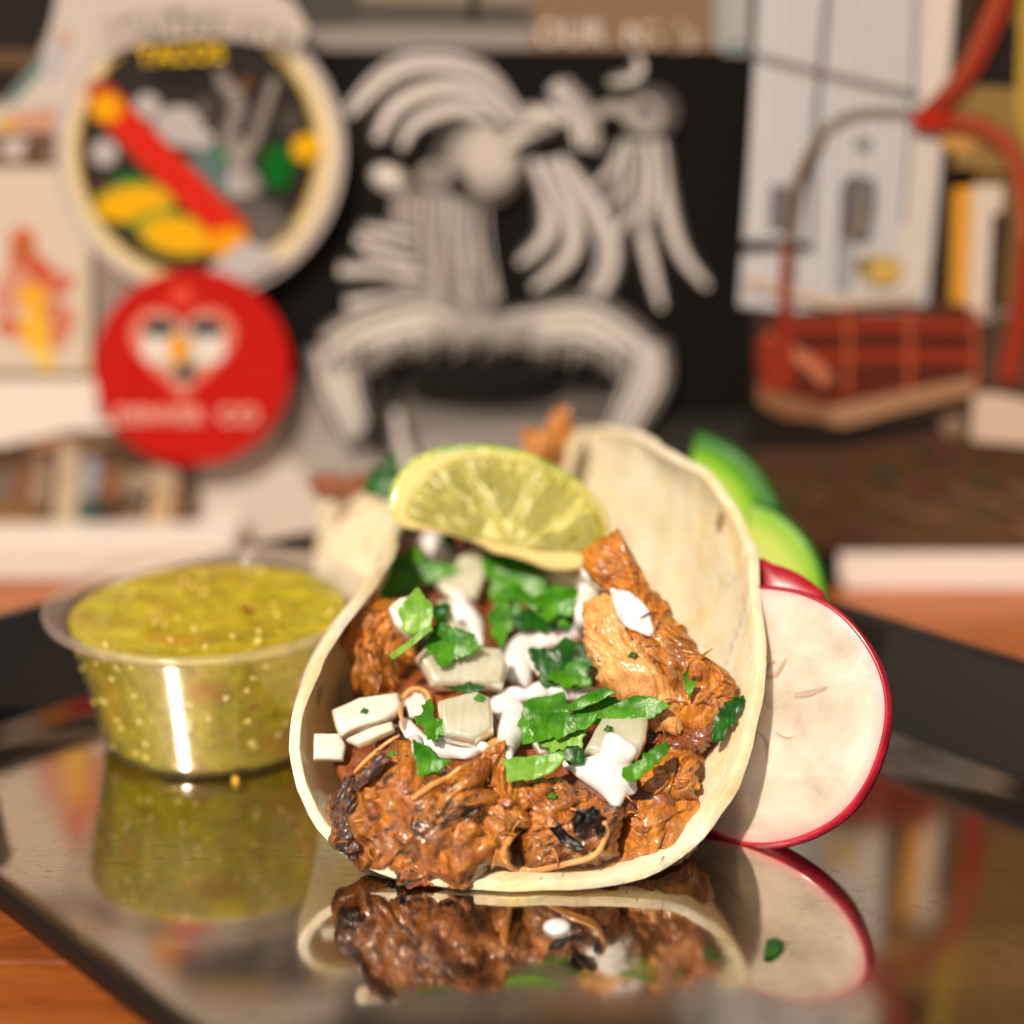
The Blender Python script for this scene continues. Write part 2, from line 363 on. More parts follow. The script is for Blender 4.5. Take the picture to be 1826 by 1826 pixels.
o = obj('tray_rim', V, F, M['tray_outer'], tr_o, origin=(0, 0, 0), smooth=True); o.data.polygons[-1].use_smooth = False

# ------------------------------------------------------------------ tortilla: a disc bent into a trough
PR = [(.24,.0,0),(.86,.0,.62),(1.5,.02,1.26),(2.43,.17,2.21),(3.02,.54,2.91),(3.53,1.1,3.65),(3.84,1.69,4.3),(4.17,2.35,5.03),(4.43,2.98,5.71),(4.57,3.67,6.42),(4.70,4.32,7.09),(4.78,4.82,7.59),(4.62,5.25,8.05),(4.3,5.4,8.4)]
PL = [(.24,.0,0),(-.38,.0,.61),(-1.04,.0,1.27),(-1.74,.03,1.98),(-2.46,.2,2.72),(-2.80,.45,3.12),(-3.02,.72,3.47),(-3.26,1.15,3.95),(-3.38,1.66,4.6),(-3.40,2.07,5.01),(-3.25,2.40,5.38),(-3.04,2.77,5.80),(-2.69,3.27,6.41),(-2.2,3.62,7.0),(-1.9,3.78,7.4),(-1.55,3.90,8.2),(-1.4,3.9,8.6)]
TR = 8.2
def prof(s):
    P = PR if s >= 0 else PL; a = abs(s)
    for i in range(len(P)-1):
        if P[i+1][2] >= a or i == len(P)-2:
            f = min(1, max(0, (a-P[i][2])/(P[i+1][2]-P[i][2]))); return P[i][0]+(P[i+1][0]-P[i][0])*f, P[i][1]+(P[i+1][1]-P[i][1])*f
def sm(s):
    x = z = 0; 
    for d, wt in ((-.5, 1), (-.25, 2), (0, 3), (.25, 2), (.5, 1)):
        a, b = prof(max(-TR, min(TR, s+d))); x += a*wt; z += b*wt
    return x/9, z/9
def toff(y): return -.08*y - .016*y*y
def tort(s, y):
    x, z = sm(s)
    if s < 0:
        a = -s; wt = math.exp(-((a-5.2)/1.9)**2)*1.0 + (.22 if a > 7 else .22*max(0, (a-4)/3))
        x += 1.55*math.exp(-((y-6.2)/2.3)**2)*min(1, wt)
    if s < 0 and y > 6: x += .40*(y-6)*min(1, -s/4); z *= 1-.035*(y-6)*min(1, -s/4)
    if s > 0: z *= 1-.011*min(max(y-2, 0), 8)*min(1, s/4)
    nz = noise.fractal(Vector((s*.55, y*.55, 3)), .8, 2, 3)
    side = min(1, abs(s)/3.0)
    x += toff(y) + nz*.10*side; z = max(0.0, z + nz*.05*side + (0.02*side))
    return Vector((x, y, z + .13))
V = []; F = []; NR, NA = 36, 220
def disc(k, a):
    rr = TR*k*(1 + .012*noise.noise(Vector((math.cos(a)*2.2, math.sin(a)*2.2, 5)))*k + .007*noise.noise(Vector((math.cos(a)*19, math.sin(a)*14, 5)))*k)
    return tort(rr*math.sin(a), TR - rr*math.cos(a))
V.append(disc(0, 0))
for i in range(1, NR+1):
    for j in range(NA): V.append(disc(i/NR, 2*math.pi*j/NA))
for j in range(NA): F.append((0, 1+j, 1+(j+1) % NA))
for i in range(NR-1):
    for j in range(NA):
        a, b = 1+i*NA+j, 1+i*NA+(j+1) % NA; F.append((a, a+NA, b+NA, b))
tor = tag(obj('tortilla', V, F, M['tortilla']), 'soft pale corn tortilla folded into a trough that holds the meat filling', 'tortilla')
mods(tor, solid=.17, off=0); tor.modifiers['solid'].use_rim = True; mods(tor, bevel=.07); tor.modifiers['bevel'].angle_limit = math.radians(50)
register(V, F)

# ------------------------------------------------------------------ meat
def fibres(ang, f1=5.0, f2=1.1, amp=.10, lump=.14, nn=Vector((0, -1, .5)), seed=0):
    u, v, _ = basis(nn); ca, sa = math.cos(math.radians(ang)), math.sin(math.radians(ang))
    def d(p, k):
        a = p.dot(u)*ca + p.dot(v)*sa; b = -p.dot(u)*sa + p.dot(v)*ca; wv = noise.noise(p*.9+Vector((seed, 0, 0)))*.8
        r = 1-abs(noise.fractal(Vector((a*f2*.5, b*f1*.42+wv*2, seed)), .7, 2, 3))*2
        fr = noise.fractal(Vector((a*f2*1.6, b*f1*2.2+wv*3, seed+4)), .8, 2, 3)
        l = noise.fractal(p*1.1+Vector((0, seed, 0)), .8, 2, 3); h = noise.fractal(p*7+Vector((0, seed, 0)), .6, 2.2, 3)
        cr = abs(noise.noise(Vector((a*.75, b*1.9+wv, seed+9)))); crack = -.16*max(0, 1-cr/.07)*max(0, noise.noise(p*1.3+Vector((9, seed, 2)))+.25)*1.5
        ru = max(0, noise.noise(p*.8+Vector((3, 8, seed)))+.1)
        return amp*.8*(r-.6) + lump*l + (.004+.045*ru)*h + .02*fr + crack*min(1, (1-k)*4)
    return d
def chunk(label, px, yc, el, top, ang, mat='meat', bot=None, az=0, n=170, rings=40, jag=.10, amp=.10, lump=.14, seed=0, name='meat_chunk', q=.5):
    cx = sum(p[0] for p in px)/len(px); cy = sum(p[1] for p in px)/len(px)
    c = at(cx, cy, yc); nn = nvec(el, az)
    V, F = pillow(outline(px, c, nn), nn, top, bot if bot is not None else top*.8, n, rings, 2.6, q, jag, 4.5, fibres(ang, 5, 1.1, amp, lump, nn, seed))
    V = [Vector((v.x, v.y, max(v.z, .06))) for v in V]
    o = tag(obj(name, V, F, M[mat]), label, 'meat', 'pieces of roasted meat in the taco'); register(V, F); return o
# the pile under everything
base = [(-3.0+.2, 2.0), (-1.8, .95), (.3, .75), (2.4, .95), (3.5, 2.2), (3.3, 5), (2.6, 8), (1.2, 11), (-1.2, 12), (-2.6, 10), (-2.4, 7), (-2.4, 4.5)]
P = [Vector((x+toff(y)*.5, y, .9+.16*y)) for x, y in base]
V, F = pillow(P, Vector((0, -.16, 1)), .75, .8, 150, 34, 2.4, .5, .15, 3, fibres(60, 3, 1, .2, .3, Vector((0, -.16, 1)), 4))
V = [Vector((v.x, v.y, max(v.z, .3))) for v in V]
tag(obj('meat_bed', V, F, M['meat_deep']), 'dark shredded meat lying deep along the tortilla under the toppings', 'meat', 'pieces of roasted meat in the taco'); register(V, F)
chunk('large glossy charred slab of meat at the lower left mouth of the taco',
      [(588,1440),(606,1395),(652,1368),(668,1325),(702,1298),(722,1318),(790,1372),(868,1352),(872,1400),(890,1430),(880,1470),(905,1500),(868,1545),(838,1588),(790,1592),(735,1580),(690,1560),(645,1545),(612,1520),(592,1490)], .66, 14, .55, 40, 'meat_char', .35, 12, 240, 56, seed=1, lump=.24, amp=.035)
chunk('ragged orange strip of meat in the middle of the taco mouth',
      [(862,1340),(885,1325),(905,1335),(915,1375),(945,1390),(950,1430),(938,1470),(905,1500),(912,1530),(880,1550),(850,1500),(855,1440),(870,1400)], .62, 20, .30, 85, 'meat', .3, seed=2, jag=.12)
chunk('meat piece with black burnt patches above the pale curled string',
      [(935,1400),(985,1385),(1035,1405),(1080,1430),(1112,1440),(1110,1490),(1088,1530),(1060,1545),(1000,1540),(945,1545),(925,1500),(940,1450)], .68, 14, .42, 20, 'meat_char', .3, -8, seed=3, lump=.22, amp=.035)
chunk('smooth brown folded meat piece at the lower right inside the tortilla',
      [(1120,1430),(1165,1395),(1215,1410),(1262,1430),(1268,1470),(1230,1525),(1180,1556),(1120,1572),(1050,1582),(985,1580),(1010,1560),(1080,1545),(1100,1500)], .98, 16, .42, 12, 'meat', .3, -16, seed=5, amp=.04, lump=.22)
chunk('small crumbly meat piece under the small cilantro sprig on the right',
      [(1148,1365),(1190,1338),(1225,1340),(1245,1380),(1240,1420),(1190,1430),(1148,1420),(1130,1395)], 1.35, 30, .28, 60, 'meat', .25, -10, 120, 26, seed=6, jag=.14, lump=.2)
chunk('long glossy brown meat strip standing against the right inner wall of the tortilla',
      [(1040,985),(1075,960),(1098,938),(1112,960),(1140,1010),(1165,1050),(1195,1090),(1232,1140),(1262,1180),(1310,1205),(1312,1240),(1290,1280),(1250,1300),(1205,1290),(1180,1240),(1130,1180),(1095,1120),(1080,1060),(1050,1030)], 3.1, 34, .42, -50, 'meat', .5, 20, 240, 50, seed=7, amp=.13, lump=.16)
chunk('pale orange meat slice leaning below the long brown strip on the right',
      [(1046,1075),(1085,1060),(1110,1110),(1150,1165),(1195,1215),(1215,1270),(1205,1310),(1160,1295),(1110,1250),(1070,1215),(1045,1160),(1040,1110)], 2.55, 30, .30, -60, 'meat_pale', .4, 14, 170, 36, seed=8, amp=.05, lump=.12)
chunk('dark shredded meat behind the small cilantro sprig, at the right',
      [(1160,1330),(1200,1300),(1250,1290),(1290,1275),(1285,1310),(1240,1345),(1195,1365),(1165,1355)], 2.0, 28, .25, 10, 'meat_deep', .3, -5, 120, 24, seed=9, jag=.14)
chunk('rough orange brown meat piece at the left beside the salsa cup',
      [(606,1120),(640,1085),(680,1062),(712,1080),(740,1140),(745,1175),(720,1210),(715,1235),(660,1245),(632,1230),(625,1180),(608,1150)], 3.7, 34, .5, 70, 'meat', .4, 10, 180, 40, seed=10, jag=.14, lump=.28)
# the back end of the filling, seen over the lime
chunk('brown upright meat shred sticking up behind the lime wedge', [(925,775),(945,762),(965,770),(985,735),(1015,725),(1022,760),(1012,810),(990,850),(950,840),(935,810)], 10.5, 10, .25, 90, 'meat', .25, 0, 80, 14, seed=11)
chunk('dark brown meat shred at the far left end of the filling', [(548,860),(575,840),(620,845),(655,842),(670,870),(640,900),(575,890)], 11.6, 10, .25, 10, 'meat_deep', .25, 0, 80, 14, seed=12)

def strand(label, px, rad, mat, lift=.08, name='meat_string', cat='meat string'):
    P = []
    for x, y in px:
        h = surf(x, y); P.append((h if h is not None else onz(x, y, .6)) - ray(x, y).normalized()*lift)
    ds = [(p-CAM).length for p in P]; md = sorted(ds)[len(ds)//2]
    P = [CAM + (p-CAM).normalized()*(md + max(-.35, min(.35, d-md))) for p, d in zip(P, ds)]
    Q = catmull(P, 60, False); V = []; F = []; k = 8
    for i, q in enumerate(Q):
        t = (Q[min(i+1, len(Q)-1)]-Q[max(i-1, 0)]).normalized(); a = t.cross(Vector((0, .3, .9))).normalized(); b = t.cross(a)
        f = i/(len(Q)-1); r = rad*(.55+.45*math.sin(math.pi*min(1, max(0, f*1.0)))**.4)*(1+.25*noise.noise(q*3))
        for j in range(k): V.append(q + a*r*math.cos(2*math.pi*j/k) + b*r*.7*math.sin(2*math.pi*j/k))
    for i in range(len(Q)-1):
        for j in range(k): F.append((i*k+j, i*k+(j+1) % k, (i+1)*k+(j+1) % k, (i+1)*k+j))
    F.append(tuple(range(k))[::-1]); F.append(tuple(range((len(Q)-1)*k, len(Q)*k)))
    return tag(obj(name, V, F, M[mat]), label, cat)
chunk('blackened ragged crust at the far left tip of the charred slab', [(592,1440),(606,1400),(632,1395),(640,1430),(630,1475),(645,1515),(636,1538),(612,1520),(596,1485)], .50, 14, .16, 60, 'meat_burnt', .2, 25, 110, 24, seed=21, jag=.16)
chunk('dark burnt strip along the top edge of the charred slab', [(628,1400),(655,1365),(690,1340),(700,1352),(672,1382),(642,1405)], .42, 12, .2, 50, 'meat_burnt', .1, 15, 80, 14, seed=22, jag=.12)
chunk('black burnt knob on the middle meat piece above the pale string', [(1022,1470),(1030,1448),(1050,1440),(1066,1446),(1064,1465),(1045,1478),(1030,1482)], .10, 12, .12, 40, 'black', .1, -5, 60, 12, seed=23, jag=.16)
chunk('smaller black burnt streak below the black knob', [(990,1482),(1002,1478),(1020,1495),(1036,1505),(1030,1516),(1012,1508),(998,1498)], .08, 12, .08, 40, 'black', .1, -5, 60, 12, seed=24, jag=.16)
chunk('black burnt speck at the right end of the middle meat piece', [(1062,1478),(1070,1468),(1078,1474),(1076,1488),(1066,1492)], .10, 12, .06, 40, 'black', .05, -5, 40, 8, seed=25, jag=.16)
strand('pale curled string of meat along the bottom front of the taco', [(928,1478),(905,1500),(900,1528),(915,1548),(960,1550),(1010,1540),(1060,1525),(1080,1490),(1078,1465)], .075, 'meat_pale', .10)
strand('thin pale strip of fat along the upper edge of the charred slab', [(632,1378),(660,1350),(690,1325),(712,1310)], .06, 'meat_pale')
strand('small pale sinew running across the charred slab', [(735,1425),(770,1400),(800,1385),(822,1368)], .07, 'meat_pale', .04)
strand('pale frayed shred rising towards the crema in the middle', [(862,1372),(868,1350),(876,1330),(882,1318)], .10, 'meat_pale')

rs = random.Random(11); V = []; F = []
def hair(V, F, p, d, L, rad, k=5, n=7):
    st = len(V); q = p.copy(); d = d.normalized()
    for i in range(n):
        f = i/(n-1); a = d.cross(Vector((.1, .4, .9))).normalized(); b = d.cross(a); r = rad*(1-.75*f)
        for j in range(k): V.append(q + a*r*math.cos(2*math.pi*j/k) + b*r*math.sin(2*math.pi*j/k))
        d = (d + Vector((rs.uniform(-.35, .35), rs.uniform(-.35, .1), rs.uniform(-.35, .3)))).normalized(); q = q + d*L/n
    for i in range(n-1):
        for j in range(k): F.append((st+i*k+j, st+i*k+(j+1) % k, st+(i+1)*k+(j+1) % k, st+(i+1)*k+j))
for i in range(120):
    x, y = rs.choice([(rs.uniform(600, 1260), rs.uniform(1360, 1580)), (rs.uniform(1060, 1310), rs.uniform(1000, 1330)), (rs.uniform(610, 740), rs.uniform(1080, 1240))])
    h = surf(x, y)
    if h is None or h.z < .2: continue
    vd = (CAM-h).normalized(); hair(V, F, h+vd*.01, Vector((rs.uniform(-1, 1), -.25, rs.uniform(-.7, .8))), rs.uniform(.15, .55), rs.uniform(.012, .03))
o = tag(obj('meat_shreds', V, F, M['meat']), 'fine loose shreds scattered over the roasted meat', 'meat shreds', kind='stuff')
CR = ['tiny meat crumb on the long brown strip beside its curled cilantro shred', 'meat crumb just right of the glassy onion dice', 'meat crumb touching the feathery cilantro sprig', 'meat crumb under the flat leaf tip resting on the meat', 'round crumb on the right end of the charred slab', 'crumb near the burnt strip on the left of the charred slab', 'crumb on the smooth folded meat piece at the lower right', 'crumb at the right tip of the long brown meat strip', 'crumb beside the pale frayed shred in the middle', 'crumb on the small crumbly meat piece at the right']
for i, (x, y, r_) in enumerate(((1240,1205,.10),(1205,1345,.12),(1178,1375,.10),(905,1430,.12),(840,1480,.14),(665,1420,.10),(1150,1480,.10),(1290,1235,.12),(880,1340,.10),(1215,1400,.12))):
    h = surf(x, y)
    if h is None: continue
    vd = (CAM-h).normalized(); V, F = pillow([h + Vector((r_*1.3*math.cos(t)*rs.uniform(.7, 1.2), 0, r_*math.sin(t)*rs.uniform(.7, 1.2))) for t in [k*math.pi/4 for k in range(8)]], vd, r_*.8, r_*.6, 32, 7, 2, .5, .1, 6, lambda p, k: .05*noise.noise(p*8))
    register(V, F); tag(obj('meat_crumb', V, F, M['meat'] if i % 3 else M['meat_char']), CR[i], 'meat', 'loose crumbs of meat on the filling')
# ------------------------------------------------------------------ onion
def onion(label, px, top=.22, mat='onion', lift=.18, face=.55, n=56, sharp=.97, name='onion_piece'):
    c, nn = fit(px, lift, face)
    V, F = pillow(outline(px, c, nn), nn, top, top*.9, n, 12, 16, .4, .012, 3, lambda p, k: .015*noise.noise(p*2), sharp)
    register(V, F)
    return tag(obj(name, V, F, M[mat]), label, 'onion', 'diced onion pieces on the filling')
onion('largest translucent onion piece, in the middle of the taco beside the crema', [(740,1180),(762,1156),(896,1164),(906,1192),(896,1230),(770,1230)], .30)
onion('long white onion strip lying between the tortilla wall and the orange ring', [(592,1272),(640,1250),(712,1240),(718,1268),(690,1290),(640,1305),(608,1320),(598,1300)], .22, 'onion_white')
onion('small white onion cube beside the left tortilla wall', [(560,1310),(605,1310),(618,1332),(612,1358),(558,1358)], .2, 'onion_white', .25, .8)
onion('flat pale onion piece tucked under the long white strip', [(618,1322),(665,1300),(700,1290),(705,1305),(670,1320),(640,1332)], .14, 'onion_white')
onion('round translucent onion piece under the crema in the centre', [(780,1258),(850,1240),(876,1252),(880,1310),(846,1332),(790,1322)], .30)
onion('glassy onion dice half covered by the lowest crema blob', [(1058,1310),(1072,1286),(1120,1288),(1156,1284),(1152,1325),(1135,1358),(1085,1362),(1042,1345)], .25, 'onion')
onion('curved translucent onion petal beneath the lime wedge', [(815,1000),(845,980),(868,1000),(866,1035),(850,1075),(820,1085),(790,1062),(775,1045),(805,1030)], .2)
onion('pale onion piece behind the round cilantro leaf on the left', [(692,1090),(712,1072),(745,1066),(760,1090),(755,1130),(728,1140),(705,1120)], .22, 'onion_white')
onion('narrow onion sliver left of the second crema blob', [(778,1075),(800,1070),(812,1110),(850,1140),(838,1152),(795,1130)], .15)
onion('tiny glassy onion bit beside the round dark cilantro leaf', [(948,1330),(965,1318),(990,1326),(990,1345),(962,1350)], .14)
onion('blurred onion sliver under the right half of the lime wedge', [(965,1030),(1000,1022),(1035,1035),(1030,1058),(990,1062)], .18, 'onion_white')
onion('faint onion piece inside the orange ring', [(722,1250),(752,1238),(765,1258),(758,1282),(730,1284)], .12, 'onion_white', .1)
strand('thin orange ring of pepper standing by the long white onion strip', [(722,1302),(714,1270),(718,1245),(738,1228),(760,1235),(768,1258),(770,1282)], .05, 'pepper' if 'pepper' in M else 'meat_pale', .28, 'pepper_ring', 'pepper')

# ------------------------------------------------------------------ crema
def crema(label, chain, lift=.10, flatn=.8, voxel=.04):
    """blobs along chains of (px, py, radius px), melted together by a voxel remesh"""
    bm = bmesh.new(); pts = []
    for ch in chain:
        for i in range(len(ch)):
            x, y, r = ch[i]; r *= 1.5; pts.append((x, y, r))
            if i+1 < len(ch):
                x2, y2, r2 = ch[i+1]; r2 *= 1.5; kk = max(1, int(math.hypot(x2-x, y2-y)/(min(r, r2)*.22)))
                for j in range(1, kk): f = j/kk; pts.append((x+(x2-x)*f, y+(y2-y)*f, r+(r2-r)*f))
    last = None; ds = []
    for x, y, r in pts:
        h = surf(x, y); ds.append((h-CAM).length if h is not None else None)
    okd = sorted(d for d in ds if d); med = okd[len(okd)//2]
    ds = [min(max(d if d else med, med-1.2), med+1.2) for d in ds]
    for _ in range(14): ds = [(ds[max(0, i-1)]+ds[i]+ds[min(len(ds)-1, i+1)])/3 for i in range(len(ds))]
    for (x, y, r), d in zip(pts, ds):
        r0 = ray(x, y); c = CAM + r0.normalized()*(d-lift); rad = r*d/FPX
        rad *= 1+.2*noise.noise(Vector((x*.03, y*.03, 1)))
        vd = -r0.normalized(); nn = (vd*.6 + Vector((0, -.2, .9))*.4).normalized(); u, v, nn = basis(nn)
        mt = Matrix((u*rad, v*rad, nn*rad*flatn)).transposed().to_4x4(); mt.translation = c
        bmesh.ops.create_icosphere(bm, subdivisions=2, radius=1, matrix=mt)
    V = [v.co.copy() for v in bm.verts]; F = [tuple(v.index for v in f.verts) for f in bm.faces]; bm.free()
    register(V, F)
    o = tag(obj('crema', V, F, M['crema']), label, 'crema', 'white crema blobs on the filling')
    m = o.modifiers.new('remesh', 'REMESH'); m.mode = 'VOXEL'; m.voxel_size = voxel*S; m.use_smooth_shade = True
    m = o.modifiers.new('smooth', 'SMOOTH'); m.factor = .7; m.iterations = 9
    return o
crema('white crema blob at the top left beneath the lime wedge', [[(775,952,9),(765,968,13),(750,985,12)],[(765,980,16),(790,992,15),(800,1000,10)],[(780,1005,13),(768,1008,10)]])
crema('white crema drop on the narrow onion sliver, left of centre', [[(815,1060,8),(820,1080,12),(812,1100,13)],[(825,1095,16),(843,1115,15),(852,1140,8),(858,1150,4)]])
crema('long winding crema ribbon from the pale meat slice down to the centre', [[(1050,1020,10),(1048,1050,14),(1045,1085,13),(1040,1115,14)],[(1045,1125,12),(1010,1132,12),(970,1140,13),(935,1150,18)],[(930,1160,20),(920,1190,17),(925,1225,18)],[(955,1175,9),(965,1200,7)],[(890,1240,8),(920,1240,12),(950,1240,7)]])
crema('oval crema spot lying on the long brown meat strip', [[(1100,1060,9),(1115,1075,16),(1135,1100,20),(1150,1118,13),(1162,1130,6)],[(1092,1052,5),(1105,1066,9)]], .04, .4)
crema('crema blob running down the centre between onion and the large cilantro leaf', [[(880,1255,10),(900,1262,18),(918,1280,20),(910,1310,16),(905,1340,10),(908,1352,7)]])
crema('crema spread along the top of the charred slab under cilantro', [[(722,1290,9),(735,1310,12),(755,1330,12),(790,1335,14),(830,1342,10),(862,1332,8)],[(740,1325,12),(748,1345,8)]])
crema('lowest crema blob, dripping over the burnt meat piece', [[(1088,1315,8),(1098,1335,18),(1090,1355,16)],[(1120,1340,14),(1100,1345,18)],[(1035,1372,12),(1065,1375,20),(1095,1385,26),(1115,1400,16),(1128,1408,8)],[(1095,1405,18),(1098,1425,11),(1100,1438,5)],[(1010,1362,7),(1035,1368,10)]])
crema('small round crema dab left of the large cilantro leaf top', [[(945,1238,9),(962,1232,13),(975,1238,8)]])
crema('crema dab above the green cilantro strip', [[(985,1228,12),(1010,1232,15),(1035,1236,12),(1058,1238,9),(1070,1236,5)]])

# ------------------------------------------------------------------ cilantro
def serr(px, amp=4, k=3, seed=0):
    ph = seed*1.7; lob = min(.16, amp*.035)
    _cx = sum(p[0] for p in px)/len(px); _cy = sum(p[1] for p in px)/len(px)
    dense = []
    for i in range(len(px)):
        a, b = px[i], px[(i+1) % len(px)]
        for j in range(3): dense.append((a[0]+(b[0]-a[0])*j/3, a[1]+(b[1]-a[1])*j/3))
    px = [(_cx+(x-_cx)*(1+lob*math.sin(5*math.atan2(y-_cy, x-_cx)+ph)), _cy+(y-_cy)*(1+lob*math.sin(5*math.atan2(y-_cy, x-_cx)+ph))) for x, y in dense]
    rnd = random.Random(seed); out = []; cx = sum(p[0] for p in px)/len(px); cy = sum(p[1] for p in px)/len(px)
    for i in range(len(px)):
        a, b = px[i], px[(i+1) % len(px)]; out.append(a); L = math.hypot(a[0]-b[0], a[1]-b[1]); kk = int(L/9)
        for j in range(1, kk+1):
            f = j/(kk+1); x, y = a[0]+(b[0]-a[0])*f, a[1]+(b[1]-a[1])*f; d = math.hypot(x-cx, y-cy) or 1
            s_ = amp*(1 if j % 2 else -.6)*rnd.uniform(.3, 1.1); out.append((x+(x-cx)/d*s_, y+(y-cy)/d*s_))
    return out
def leaf(label, px, mat='leaf', bend=.12, bendv=-.08, face=.6, lift=.12, amp=3, seed=0, sharp=.5, tilt=0):
    c, nn = fit(px, lift, face)
    if tilt: nn = (Matrix.Rotation(math.radians(tilt), 3, Vector((0, 1, 0))) @ nn)
    gx, gy = sum(p[0] for p in px)/len(px), sum(p[1] for p in px)/len(px); px = [(gx+(x-gx)*1.13, gy+(y-gy)*1.13) for x, y in px]
    V, F = pillow(outline(serr(px, amp*1.5, 3, seed), c, nn), nn, .008, .008, 130, 10, 8, .5, .02, 6, lambda p, k: .09*noise.noise(p*1.8+Vector((seed, 0, 0)))+.025*noise.noise(p*5), sharp, bend, bendv)
    register(V, F)
    return tag(obj('cilantro_leaf', V, F, M[mat]), label, 'cilantro leaf', 'chopped cilantro leaves')
leaf('broad bright cilantro leaf at the top left under the first crema blob', [(678,1068),(684,1035),(682,1010),(705,995),(735,985),(762,1000),(800,1020),(775,1035),(735,1048),(700,1065)], 'leaf', seed=1)
leaf('round pale green cilantro leaf on the left', [(716,1100),(720,1075),(745,1055),(765,1075),(770,1105),(762,1128),(735,1128),(718,1118)], 'leaf_light', .1, -.05, .7, seed=2, amp=1.5)
leaf('jagged cilantro leaf lying on the largest onion piece', [(765,1130),(790,1118),(815,1122),(860,1155),(825,1165),(800,1178),(783,1182),(772,1160)], 'leaf', seed=3, amp=5)
leaf('dark cilantro scrap beside the top crema blob', [(790,958),(798,938),(812,942),(814,968),(806,985),(795,975)], 'leaf_dark', seed=4)
leaf('large dull cilantro leaf in shade under the lime wedge', [(875,1000),(900,990),(925,985),(945,1010),(965,1035),(978,1060),(960,1075),(930,1060),(900,1072),(878,1055),(870,1030)], 'leaf', seed=5)
leaf('long narrow cilantro leaf standing left of the crema ribbon', [(880,1130),(876,1095),(890,1070),(905,1075),(915,1095),(918,1070),(928,1075),(920,1105),(905,1130),(893,1165),(883,1155)], 'leaf', seed=6, face=.8)
leaf('dark green cilantro leaf between the ribbon and the pale onion sliver', [(925,1095),(950,1085),(985,1068),(1020,1072),(1022,1095),(1005,1118),(965,1122),(935,1125)], 'leaf_dark', seed=7)
leaf('bright cilantro stem fork above the crema ribbon', [(900,1060),(930,1048),(960,1075),(1000,1105),(1015,1115),(1000,1118),(965,1100),(935,1075),(912,1072)], 'leaf', seed=8, amp=1)
leaf('shaded cilantro leaf pocket right of the crema ribbon', [(958,1165),(1000,1150),(1035,1145),(1048,1180),(1052,1215),(1010,1222),(975,1215),(955,1195)], 'leaf_dark', seed=9, lift=0)
leaf('bright fold of cilantro inside the shaded pocket', [(975,1212),(1005,1195),(1030,1175),(1042,1190),(1050,1218),(1010,1225)], 'leaf', seed=10, lift=.05)
leaf('large smooth cilantro leaf in the centre beside the crema', [(918,1330),(930,1290),(938,1258),(965,1245),(1000,1242),(1008,1262),(1018,1285),(985,1300),(950,1322)], 'leaf', .15, -.05, seed=11, amp=1)
leaf('long cilantro leaf with notched tip reaching right across the dice', [(1008,1262),(1040,1250),(1080,1235),(1100,1250),(1132,1242),(1150,1250),(1168,1262),(1150,1282),(1100,1290),(1060,1285),(1025,1275)], 'leaf', .15, .05, seed=12, amp=4)
leaf('thin upper cilantro strip under the crema dab', [(1008,1262),(1045,1240),(1078,1228),(1090,1240),(1060,1255),(1020,1268)], 'leaf', seed=13, amp=1, lift=.2)
leaf('ribbed light cilantro leaf left of the glassy onion dice', [(965,1318),(990,1300),(1020,1290),(1045,1290),(1042,1315),(1025,1335),(1000,1332),(985,1345)], 'leaf_light', seed=14, amp=3)
leaf('small round dark green leaf curl beside the lowest crema blob', [(1002,1345),(1012,1332),(1030,1332),(1042,1348),(1038,1360),(1015,1362)], 'leaf_dark', .0, .0, .9, seed=15, amp=0)
leaf('flat bright leaf tip resting on the meat at the bottom of the greens', [(896,1358),(925,1352),(965,1348),(995,1342),(1000,1352),(980,1378),(945,1388),(910,1390),(905,1370)], 'leaf_light', .1, -.05, .8, seed=16, amp=1)
leaf('bright cilantro leaf crossing the middle of the greens beside the ribbed leaf', [(940,1300),(965,1278),(1005,1272),(1050,1280),(1040,1300),(1000,1312),(960,1318)], 'leaf', seed=31, amp=3, lift=.08)
leaf('shaded cilantro leaf behind the crema ribbon under the middle of the lime', [(955,1075),(985,1050),(1015,1045),(1030,1075),(1010,1095),(975,1100)], 'leaf', seed=32, amp=3)
leaf('small cilantro bit between the round pale leaf and the crema drop', [(772,1085),(792,1072),(802,1085),(795,1105),(778,1108)], 'leaf_dark', seed=33, amp=2)
leaf('thin cilantro stem crossing the rough meat piece on the left', [(698,1168),(735,1138),(765,1120),(768,1127),(740,1147),(705,1174)], 'leaf_light', seed=34, amp=0)
for i_, (x_, y_, a_, lab_) in enumerate(((855,1245,10,'tiny green fleck on the centre onion under the dark blade'),(1085,1300,8,'tiny green fleck on top of the glassy onion dice'),(700,1345,9,'tiny green fleck on the charred slab near its top edge'),(1128,1168,8,'tiny green fleck on the pale orange meat slice'),(985,1420,8,'tiny green fleck on the middle burnt meat piece'),(650,1268,8,'tiny green fleck on the long white onion strip'))):
    leaf(lab_, [(x_-a_, y_+2), (x_-2, y_-a_*.7), (x_+a_, y_-2), (x_+a_*.5, y_+a_*.6)], 'leaf_dark' if i_ % 2 else 'leaf', 0, 0, .8, seed=50+i_, amp=1, lift=.03)
leaf('pointed cilantro leaf over the charred slab', [(738,1322),(765,1335),(782,1352),(804,1358),(780,1372),(750,1380),(742,1350)], 'leaf', seed=17, amp=1)
leaf('small upright cilantro sprig inside the orange ring', [(745,1282),(760,1262),(768,1245),(775,1262),(770,1280),(795,1285),(800,1300),(775,1315),(755,1300)], 'leaf', seed=18, amp=6, lift=.3)
leaf('dark cilantro blade lying across the centre onion', [(790,1228),(825,1222),(838,1216),(855,1228),(838,1236),(815,1232)], 'leaf_dark', seed=19, amp=3)
